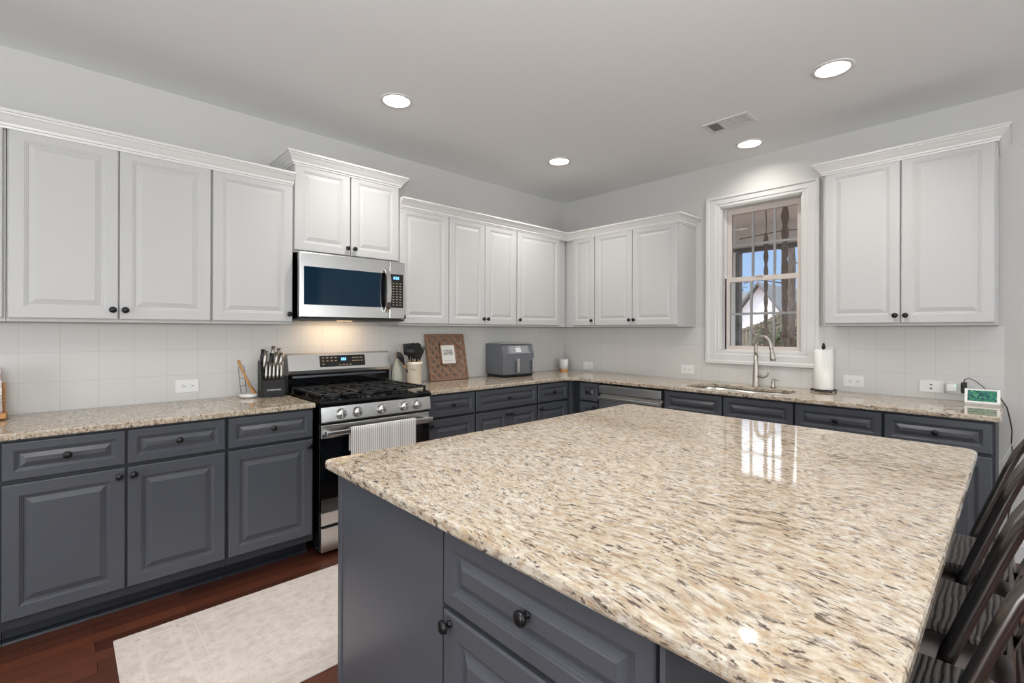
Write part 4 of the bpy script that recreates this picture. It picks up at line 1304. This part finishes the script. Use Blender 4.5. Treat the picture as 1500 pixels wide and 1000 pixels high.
# dual-basket air fryer
af = thing('air_fryer', 'grey two-basket air fryer below the upper cabinets', 'air fryer', (-0.975, -0.165, Z), math.radians(-7))
b = MB().prism([(-0.150, 0.025), (-0.155, 0.06), (-0.150, 0.215), (-0.128, 0.285), (-0.11, 0.300), (0.125, 0.300), (0.135, 0.29), (0.135, 0.025)], 'x', -0.178, 0.178)
b.build('body', 'fryer_grey', af)
MB().prism([(-0.140, 0.003), (-0.152, 0.0245), (0.134, 0.0245), (0.125, 0.003)], 'x', -0.165, 0.165).build('base', 'rubber', af)
MB().bbox(-0.172, 0.172, -0.108, 0.12, 0.3005, 0.3085, 0.003).build('lid', 'steel', af)
q = [(-0.105, -0.1515, 0.216), (0.115, -0.1515, 0.216), (0.105, -0.1315, 0.284), (-0.095, -0.1315, 0.284)]
q2 = [(x, y + 0.004, z) for x, y, z in q]
cpf = MB().hexa([(x, y - 0.002, z) for x, y, z in q], q2).build('control_panel', 'fryer_panel', af)
mb = MB()
for (x0_, x1_, t0, t1) in ((-0.03, 0.03, 0.22, 0.42), (-0.035, 0.028, 0.50, 0.70)):
    def PQ(x, t): return Vector((x, -0.1515 + 0.02 * t - 0.0032, 0.216 + 0.068 * t))
    a = [PQ(x0_, t0), PQ(x1_, t0), PQ(x1_, t1), PQ(x0_, t1)]
    mb.hexa(a, [p + Vector((0, 0.0015, 0)) for p in a])
mb.build('display_window', 'text_white', cpf)
text('brand_mark', 'NINJA', 0.016, 'text_white', cpf, (0.004, -0.1515 + 0.02 * 0.86 - 0.003, 0.216 + 0.068 * 0.86), (PI / 2 - 0.29, 0, 0))
b = MB()
for s_ in (-1, 1):
    a = [(s_ * 0.118, -0.1525, 0.212), (s_ * 0.126, -0.1525, 0.212), (s_ * 0.112, -0.132, 0.290), (s_ * 0.104, -0.132, 0.290)]
    b.hexa([(x, y - 0.002, z) for x, y, z in a], [(x, y + 0.004, z) for x, y, z in a])
b.build('panel_trim', 'steel', af)
for (xa, xb, xh) in ((-0.176, -0.002, -0.03), (0.002, 0.176, 0.145)):
    bk = MB().bbox(xa, xb, -0.160, -0.1515, 0.030, 0.188, 0.003).build('basket', 'fryer_grey', af)
    MB().bbox(xh - 0.013, xh + 0.013, -0.196, -0.182, 0.045, 0.172, 0.004).bbox(xh - 0.010, xh + 0.010, -0.183, -0.159, 0.148, 0.168, 0.002).build('basket_handle', 'steel', bk)

# diffuser in the corner
df = thing('aroma_diffuser', 'small white diffuser with a wooden foot in the room corner', 'diffuser', (-0.150, -0.135, Z))
MB().lathe([(0.045, 0.0), (0.0465, 0.003), (0.0465, 0.020), (0, 0.021)], (0, 0, 0), 28).build('base', 'wood_light', df)
MB().lathe([(0.047, 0.021), (0.047, 0.115), (0.043, 0.123), (0.018, 0.126), (0.012, 0.120), (0, 0.120)], (0, 0, 0), 28).build('shade', 'white_plastic', df)

# ------------------------------------------------------------------ rug
rg_ = thing('kitchen_rug', 'faded beige rug on the floor between range and island', 'rug', (-2.9, -1.195, 0))
MB().bbox(-0.977, 1.05, -0.395, 0.395, 0.0005, 0.008, 0.003).build('pile', 'rug', rg_)
mb = MB()
for (x0_, x1_) in ((-0.905, -0.893), (-0.765, -0.752), (-0.70, -0.694)): mb.box(x0_, x1_, -0.33, 0.33, 0.0078, 0.0086)
for y_ in (-0.33, 0.33): mb.box(-0.905, 1.0, y_ - 0.006, y_ + 0.006, 0.0078, 0.0086)
mb.build('border_lines', 'rug_border', rg_)

# ------------------------------------------------------------------ bar stools
def make_stool():
    r = thing('bar_stool', '', 'bar stool', (0, 0, 0), 0, 'black metal bar stools at the island')
    sb = MB()
    ol = rounded_rect(-0.157, 0.157, -0.157, 0.157, 0.03, 5)
    sb.prism(ol, 'z', 0.588, 0.612)
    sb.build('seat', 'seat', r)
    ap = MB()
    for (s_, o_, zb, zt) in ((0.150, 0.162, 0.5875, 0.545),):
        pass
    q0, q1 = 0.166, 0.172
    for (ax, sg) in (('x', -1), ('x', 1), ('y', -1), ('y', 1)):
        if ax == 'x': ap.hexa([(sg * 0.158, -q0, 0.600), (sg * q0, -q0, 0.600), (sg * q0, q0, 0.600), (sg * 0.158, q0, 0.600)], [(sg * 0.162, -q1, 0.535), (sg * q1, -q1, 0.535), (sg * q1, q1, 0.535), (sg * 0.162, q1, 0.535)])
        else: ap.hexa([(-0.158, sg * 0.158, 0.5995), (0.158, sg * 0.158, 0.5995), (0.158, sg * q0, 0.5995), (-0.158, sg * q0, 0.5995)], [(-0.162, sg * 0.162, 0.535), (0.162, sg * 0.162, 0.535), (0.162, sg * q1, 0.535), (-0.162, sg * q1, 0.535)])
    ap.box(-0.158, 0.158, -0.158, 0.158, 0.580, 0.5875)
    ap.build('seat_frame', 'gunmetal', r)
    for sx in (-1, 1):
        for sy in (-1, 1):
            lg = MB()
            t0, t1 = 0.168, 0.205
            ty0, ty1 = 0.168, (0.171 if sy > 0 else 0.212)
            def leg_ring(c, cy_, z, w1, th=0.004):
                return [(sx * c, sy * cy_, z), (sx * (c - w1), sy * cy_, z), (sx * (c - w1), sy * (cy_ - th), z), (sx * (c - th), sy * (cy_ - th), z), (sx * (c - th), sy * (cy_ - w1), z), (sx * c, sy * (cy_ - w1), z)]
            a, b_ = leg_ring(t0 + 0.001, ty0 + 0.001, 0.575, 0.055), leg_ring(t1, ty1, 0.012, 0.028)
            n_ = 6
            lg.add(a + b_, [tuple(range(6)), tuple(range(6, 12))] + [(i, (i + 1) % 6, 6 + (i + 1) % 6, 6 + i) for i in range(6)])
            lg.build('leg', 'gunmetal', r)
            MB().box(sx * (t1 - 0.028), sx * (t1 + 0.002), sy * (ty1 - 0.028), sy * (ty1 + 0.001), 0.0, 0.012).build('foot_cap', 'rubber', r)
    for (za, ax) in ((0.22, 'x'), (0.22, 'y')):
        c = 0.168 + (0.575 - za) / 0.563 * 0.037 - 0.006
        cr, cf = 0.168 + (0.575 - za) / 0.563 * 0.044 - 0.006, 0.164
        for sg in (-1, 1):
            fb = MB()
            yy = cf if sg > 0 else -cr
            if ax == 'x': fb.box(-c, c, yy - 0.004, yy + 0.004, za - 0.012, za + 0.012)
            else: fb.box(sg * c - 0.004, sg * c + 0.004, -cr, cf, za - 0.012, za + 0.012)
            fb.build('foot_rail', 'gunmetal', r)
    half = [(-0.185, -0.060, 0.535), (-0.185, -0.066, 0.563), (-0.185, -0.100, 0.67), (-0.184, -0.135, 0.775), (-0.182, -0.163, 0.86), (-0.180, -0.186, 0.925), (-0.172, -0.212, 0.972), (-0.155, -0.240, 1.005), (-0.125, -0.262, 1.024), (-0.08, -0.275, 1.033), (0, -0.280, 1.036)]
    half = [(x, y + 0.012, z) for (x, y, z) in half]
    full = half + [(-x, y, z) for (x, y, z) in half[-2::-1]]
    MB().tube(full, 0.0125, 14).build('back_hoop', 'gunmetal', r)
    sl_ = [(-0.172, 0.560), (-0.186, 0.60), (-0.216, 0.68), (-0.246, 0.78), (-0.262, 0.88), (-0.270, 0.96), (-0.278, 1.024)]
    bs_ = MB()
    for (ya, za), (yb, zb) in zip(sl_, sl_[1:]):
        bs_.hexa([(-0.036, ya, za), (0.036, ya, za), (0.036, ya + 0.004, za), (-0.036, ya + 0.004, za)], [(-0.036, yb, zb), (0.036, yb, zb), (0.036, yb + 0.004, zb), (-0.036, yb + 0.004, zb)])
    bs_.build('back_slat', 'gunmetal', r)
    bt = MB()
    for sx in (-1, 1): bt.lathe([(0.008, 0), (0.008, 0.004), (0, 0.006)], (sx * 0.1975, -0.063, 0.552), 10, (sx, 0, 0))
    bt.build('bolts', 'black', r)
    return r
st = make_stool()
labs = ['black bar stool farthest from the camera, beside the grey end cabinet', 'middle one of the three black bar stools', 'black bar stool nearest the camera, cut off by the bottom edge']
for i, x in enumerate((-1.845, -2.310, -2.780)):
    o = st if i == 0 else copy_tree(st)
    o.location = (x, -3.282, 0)
    o['label'] = labs[i]

# ------------------------------------------------------------------ recessed ceiling lights and vent
def make_can():
    r = thing('recessed_light', '', 'ceiling light', (0, 0, 0), 0, 'recessed ceiling lights')
    MB().lathe([(0.098, -0.0005), (0.098, -0.004), (0.094, -0.007), (0.078, -0.006), (0.076, -0.001)], (0, 0, 0), 40, cap=False).build('trim_ring', 'trim', r)
    MB().lathe([(0.077, -0.0012), (0.058, 0.0425)], (0, 0, 0), 40, cap=False).build('baffle', 'trim', r, fix=False)
    MB().lathe([(0.058, 0.040), (0.03, 0.036), (0.0, 0.035)], (0, 0, 0), 32, cap=False).build('lens', 'lamp_lens', r)
    return r
cans = [(-2.555, -0.846, 'recessed ceiling light above the gas range'), (-1.048, -0.846, 'recessed ceiling light nearest the room corner'),
        (-1.048, -2.777, 'largest-looking recessed ceiling light at the upper right'), (-0.302, -2.079, 'recessed ceiling light close to the wall above the window'),
        (-2.555, -2.777, 'recessed ceiling light over the island, above the picture'), (-4.06, -2.777, 'recessed ceiling light above the camera')]
for x in (-5.6, -7.2):
    for y in (-1.2, -3.2, -5.2): cans.append((x, y, 'recessed ceiling light in the open room behind the camera'))
for x in (-1.2, -3.0): cans.append((x, -5.2, 'recessed ceiling light over the area right of the island'))
can = make_can()
# ceiling holes are made so that each can really sits above the ceiling plane
ceil = bpy.data.objects['ceiling']
bm = bmesh.new()
n_seg = 40
outer = [bm.verts.new((x, y, 0)) for (x, y) in ((XL, YR), (0, YR), (0, 0), (XL, 0))]
edges = [bm.edges.new((outer[i], outer[(i + 1) % 4])) for i in range(4)]
for (x, y, lb) in cans:
    rgv = [bm.verts.new((x + 0.0775 * math.cos(2 * PI * k / n_seg), y + 0.0775 * math.sin(2 * PI * k / n_seg), 0)) for k in range(n_seg)]
    edges += [bm.edges.new((rgv[k], rgv[(k + 1) % n_seg])) for k in range(n_seg)]
bmesh.ops.triangle_fill(bm, edges=edges, use_beauty=True)
ret = bmesh.ops.extrude_face_region(bm, geom=list(bm.faces))
for v in [e_ for e_ in ret['geom'] if isinstance(e_, bmesh.types.BMVert)]: v.co.z = 0.06
for v in bm.verts: v.co.z += HC
bmesh.ops.recalc_face_normals(bm, faces=bm.faces)
me = bpy.data.meshes.new('ceiling'); bm.to_mesh(me); bm.free(); me.materials.append(M['ceiling'])
ceil.data = me
cd = MB().box(XL, 0.12, YR, 0.12, HC + 0.062, HC + 0.10).build('ceiling_upper', 'ceiling'); struct(cd)
cd.name = 'trim_3'
for i, (x, y, lb) in enumerate(cans):
    o = can if i == 0 else copy_tree(can)
    o.location = (x, y, HC)
    o['label'] = lb
    ld = add_light('can_lamp', 'AREA', (0, 0, 0), (0, 0, -1), CAN_POWER * (0.3 if i == 3 else 1.0), CAN_COLOR, shape='DISK', size=0.10)
    ld.data.spread = math.radians(150)
    ld.location = (x, y, HC + 0.033)

vt = thing('ceiling_vent', 'white slotted air vent in the ceiling', 'air vent', (-0.775, -2.122, HC - 0.0005))
b = MB()
vw, vl = 0.092, 0.148
b.box(-vw, -vw + 0.022, -vl, vl, -0.008, 0); b.box(vw - 0.022, vw, -vl, vl, -0.008, 0)
for y_ in (-vl, -0.052, 0.034, vl - 0.022): b.box(-vw + 0.022, vw - 0.022, y_, y_ + (0.022 if abs(y_) > 0.1 else 0.018), -0.008, 0)
b.build('frame', 'trim', vt)
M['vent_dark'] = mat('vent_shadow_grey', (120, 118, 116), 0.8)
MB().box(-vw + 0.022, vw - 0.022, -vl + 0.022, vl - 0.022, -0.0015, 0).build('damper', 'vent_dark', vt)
sl_ = MB()
for (ya, yb, tilt_) in ((-0.126, -0.052, 0.006), (0.052, 0.126, -0.006)):
    n_ = 6
    for k in range(n_):
        y_ = ya + (yb - ya) * (k + 0.5) / n_
        sl_.hexa([(-0.07, y_ - 0.001, -0.0018), (0.07, y_ - 0.001, -0.0018), (0.07, y_ + 0.001, -0.0018), (-0.07, y_ + 0.001, -0.0018)],
                 [(-0.07, y_ + tilt_ - 0.001, -0.0075), (0.07, y_ + tilt_ - 0.001, -0.0075), (0.07, y_ + tilt_ + 0.001, -0.0075), (-0.07, y_ + tilt_ + 0.001, -0.0075)])
for k in range(9):
    x_ = -0.064 + k * 0.016
    sl_.box(x_ - 0.003, x_ + 0.003, -0.034, 0.034, -0.0075, -0.0018)
sl_.build('louvres', 'trim', vt)

# ------------------------------------------------------------------ outside the window
gnd = MB()
nx_, ny_ = 44, 44
def gh(x, y):
    s = max(0.0, x - 4.0)
    d = max(0.0, 2.1 - y)
    return -0.25 + 0.03 * s + min(1.25 * d, 1.0 + 0.16 * d) * min(1.0, s / 5) + 0.08 * mnoise.noise(Vector((x * 0.5, y * 0.5, 0)))
for i in range(nx_ + 1):
    for j in range(ny_ + 1):
        x = 0.13 + i * 26 / nx_; y = -10 + j * 26 / ny_
        gnd.v.append(Vector((x, y, gh(x, y))))
for i in range(nx_):
    for j in range(ny_):
        a = i * (ny_ + 1) + j
        gnd.f.append([a, a + ny_ + 1, a + ny_ + 2, a + 1]); gnd.mi.append(0); gnd.sm.append(True)
g = gnd.build('ground', 'ground'); g['kind'] = 'structure'

pc = thing('covered_porch', 'covered porch with a dark beam and a white post outside the window', 'porch', (1.4, -1.5, -0.1))
def PL(mb_):
    for i, p in enumerate(mb_.v): mb_.v[i] = p - Vector(pc.location)
    return mb_
PL(MB().box(0.125, 2.75, -6.5, 1.6, 2.72, 2.80)).build('ceiling_boards', 'porch_ceiling', pc)
PL(MB().box(2.45, 2.58, -6.5, -0.7, 2.43, 2.72)).build('beam', 'porch_ceiling', pc)
PL(MB().box(2.44, 2.59, -6.5, -0.7, 2.385, 2.429)).build('beam_trim', 'beam', pc)
PL(MB().box(2.44, 2.59, -0.89, -0.76, -0.1, 2.72)).build('post', 'post', pc)
PL(MB().box(2.46, 2.57, -0.935, -0.891, -0.1, 2.384)).build('screen_frame', 'beam', pc)
PL(MB().box(0.125, 2.60, -6.5, 1.6, -0.28, -0.10)).build('deck', 'porch_ceiling', pc)
PL(MB().box(1.2, 2.6, -0.755, 1.6, -0.1, 2.70)).build('side_wall', 'siding', pc)
pw = MB().tube([(2.3, -5.5 + k * 0.5, 2.56 - 0.05 * math.sin(PI * ((k % 4) / 4))) for k in range(10)], 0.006, 6)
tag(pw.build('string_light_cable', 'rubber'), 'dark cable sagging below the porch ceiling outside', 'cable')

def hanging_rope(name, lab, y, ztop, zbot, r0, hook):
    root = thing(name, lab, 'rope', (1.6, y, ztop), 0, 'hanging ropes on the porch')
    mb_ = MB()
    for ph in (0, PI):
        pts = []
        nseg = 90
        for k in range(nseg + 1):
            t = k / nseg; z = -(ztop - zbot) * t
            wrap = 1.0 + 0.5 * max(0.0, 1 - t / 0.28)
            a = ph + t * 42
            pts.append((r0 * 0.42 * wrap * math.cos(a), r0 * 0.42 * wrap * math.sin(a), z))
        mb_.tube(pts, r0 * 0.72, 6)
    mb_.build('strands', 'rope', root)
    MB().tube([(0, 0, -0.03), (0.012, 0, hook * 0.4), (0, 0, hook * 0.7), (-0.008, 0, hook)], 0.005, 6).build('hook', 'steel_dark', root)
hanging_rope('hanging_rope', 'thinner twisted rope left in the window view, starting at a hook', -1.555, 2.42, 0.25, 0.020, 0.295)
hanging_rope('hanging_rope', 'thicker twisted rope right in the window view, up to the porch ceiling', -1.745, 2.68, 0.25, 0.030, 0.035)

def tree(x, y, r, h, lab, br=7, sd=1):
    random.seed(sd)
    z = gh(x, y) - 0.1
    root = thing('pine_tree', lab, 'tree', (x, y, z), 0, 'trees in the yard')
    mb_ = MB().tube([(0.04 * math.sin(k), 0.03 * math.cos(k * 2), h * k / 10) for k in range(11)], [r * (1 - 0.05 * k) * (1.15 if k == 0 else 1) for k in range(11)], 14)
    mb_.build('trunk', 'bark', root)
    bb = MB(); lf = MB()
    for i in range(br):
        zz = h * (0.28 + 0.62 * i / br); a = random.uniform(0, 2 * PI); l = random.uniform(1.2, 2.4)
        p0 = Vector((0, 0, zz)); p1 = p0 + Vector((math.cos(a) * l * 0.5, math.sin(a) * l * 0.5, 0.25)); p2 = p0 + Vector((math.cos(a) * l, math.sin(a) * l, random.uniform(-0.1, 0.9)))
        bb.tube([p0, p1, p2], [0.04, 0.02, 0.008], 6)
        for j in range(26):
            c = p1.lerp(p2, random.random()) + Vector((random.gauss(0, 0.22), random.gauss(0, 0.22), random.gauss(0, 0.18)))
            d_ = Vector((random.gauss(0, 1), random.gauss(0, 1), random.gauss(0, 0.6))).normalized() * 0.13
            e_ = d_.cross(Vector((random.random(), random.random(), 1))).normalized() * 0.02
            lf.add([c - e_, c + d_, c + e_, c - d_], [(0, 1, 2, 3)])
    bb.build('branches', 'bark', root)
    lf.build('needles', 'foliage', root)
tree(9.0, 1.66, 0.085, 11, 'pine tree beside the white porch post outside', 9, 3)
tree(7.0, -0.21, 0.080, 11, 'pine tree behind the thicker porch rope outside', 8, 5)
tree(19.0, 3.6, 0.07, 12, 'thin distant pine tree behind the fence outside', 10, 8)

# neighbour's white house
hs_ = thing('white_house', "neighbour's white gabled house seen through the window", 'house', (21.0, 5.5, 0.0))
def HL(mb_):
    for i, p in enumerate(mb_.v): mb_.v[i] = p - Vector(hs_.location)
    return mb_
HL(MB().prism([(3.9, -1.0), (6.3, -1.0), (6.3, 1.9), (5.1, 3.55), (3.9, 1.9)], 'x', 20.5, 27)).build('gable_walls', 'siding', hs_)
b = MB()
b.hexa([(20.2, 5.1, 3.60), (27, 5.1, 3.60), (27, 3.6, 1.55), (20.2, 3.6, 1.55)], [(20.2, 5.1, 3.72), (27, 5.1, 3.72), (27, 3.5, 1.60), (20.2, 3.5, 1.60)])
b.hexa([(20.2, 5.1, 3.60), (27, 5.1, 3.60), (27, 6.7, 1.55), (20.2, 6.7, 1.55)], [(20.2, 5.1, 3.72), (27, 5.1, 3.72), (27, 6.8, 1.60), (20.2, 6.8, 1.60)])
HL(b).build('roof', 'roof', hs_)
HL(MB().box(22, 28, 6.2, 12, -1, 2.0)).build('rear_walls', 'siding', hs_)
HL(MB().hexa([(21.5, 6.0, 1.9), (28, 6.0, 1.9), (28, 12.2, 1.9), (21.5, 12.2, 1.9)], [(24.6, 5.4, 3.6), (24.9, 5.4, 3.6), (24.9, 12.2, 3.6), (24.6, 12.2, 3.6)])).build('rear_roof', 'roof', hs_)
h2 = thing('grey_house', 'distant grey-roofed house low behind the fence outside', 'house', (19.2, 2.7, 0.0))
MB().box(-0.6, 1.4, -0.8, 0.5, -0.6, 1.95).build('walls', 'siding', h2)
MB().prism([(-0.95, 1.90), (0.7, 1.90), (-0.1, 2.55)], 'x', -0.8, 1.5).build('roof', 'roof', h2)

# yard fence of vertical boards climbing the slope
fn = thing('wooden_fence', 'weathered wooden privacy fence climbing the yard slope outside', 'fence', (13.5, 3.0, 0))
P0, P1 = Vector((14.0, 6.6)), Vector((14.05, -3.0))
nb = 84
bd_ = MB()
def ftop(t):
    y = 6.6 - 9.6 * t
    return 1.39 + 0.34 * (3.57 - y) if y > 2.66 else 1.70 + 0.62 * (2.66 - y)
for k in range(nb):
    t = (k + 0.5) / nb; p = P0.lerp(P1, t); d_ = (P1 - P0).normalized(); n_ = Vector((-d_.y, d_.x))
    zt = ftop(t); zb = zt - 1.9
    wv = 0.052
    a = [p - d_ * wv, p + d_ * wv, p + d_ * wv + n_ * 0.02, p - d_ * wv + n_ * 0.02]
    bd_.hexa([(q_.x - 13.5, q_.y - 3.0, zb) for q_ in a], [(q_.x - 13.5, q_.y - 3.0, zt) for q_ in a])
bd_.build('boards', 'fence', fn)
for off_, nm in ((-0.12, 'rail'), (-0.95, 'rail'), (-1.75, 'rail')):
    rl = MB()
    for s0, s1 in ((0.0, 0.41), (0.41, 1.0)):
        a, c = P0.lerp(P1, s0), P0.lerp(P1, s1); n_ = Vector((d_.y, -d_.x)) * 0.045
        for_z = [(a, ftop(s0) + off_), (c, ftop(s1) + off_)]
        A = [(a.x - 13.5, a.y - 3.0, for_z[0][1]), (a.x + n_.x - 13.5, a.y + n_.y - 3.0, for_z[0][1]), (a.x + n_.x - 13.5, a.y + n_.y - 3.0, for_z[0][1] + 0.11), (a.x - 13.5, a.y - 3.0, for_z[0][1] + 0.11)]
        B = [(c.x - 13.5, c.y - 3.0, for_z[1][1]), (c.x + n_.x - 13.5, c.y + n_.y - 3.0, for_z[1][1]), (c.x + n_.x - 13.5, c.y + n_.y - 3.0, for_z[1][1] + 0.11), (c.x - 13.5, c.y - 3.0, for_z[1][1] + 0.11)]
        rl.hexa(A, B)
    rl.build(nm, 'fence', fn)

# shrubs low in the window view
def shrub(x, y, r, lab, sd):
    random.seed(sd)
    z = gh(x, y)
    mb_ = MB()
    for k in range(700):
        d_ = Vector((random.gauss(0, 1), random.gauss(0, 1), abs(random.gauss(0, 0.8)))).normalized() * r * random.uniform(0.5, 1)
        c = d_ + Vector((0, 0, 0.02))
        a = Vector((random.gauss(0, 1), random.gauss(0, 1), random.gauss(0, 1))).normalized() * 0.06
        e_ = a.cross(d_).normalized() * 0.03
        mb_.add([c - a, c - e_, c + a, c + e_], [(0, 1, 2, 3)])
    o_ = mb_.build('shrub', 'foliage')
    o_.location = (x, y, z)
    tag(o_, lab, 'shrub', 'shrubs in the yard')
shrub(8.2, 0.25, 0.75, 'dark green shrub below the fence at the right of the window view', 1)
shrub(10.2, -1.2, 0.75, 'larger dark shrub at the far right of the window view', 2)
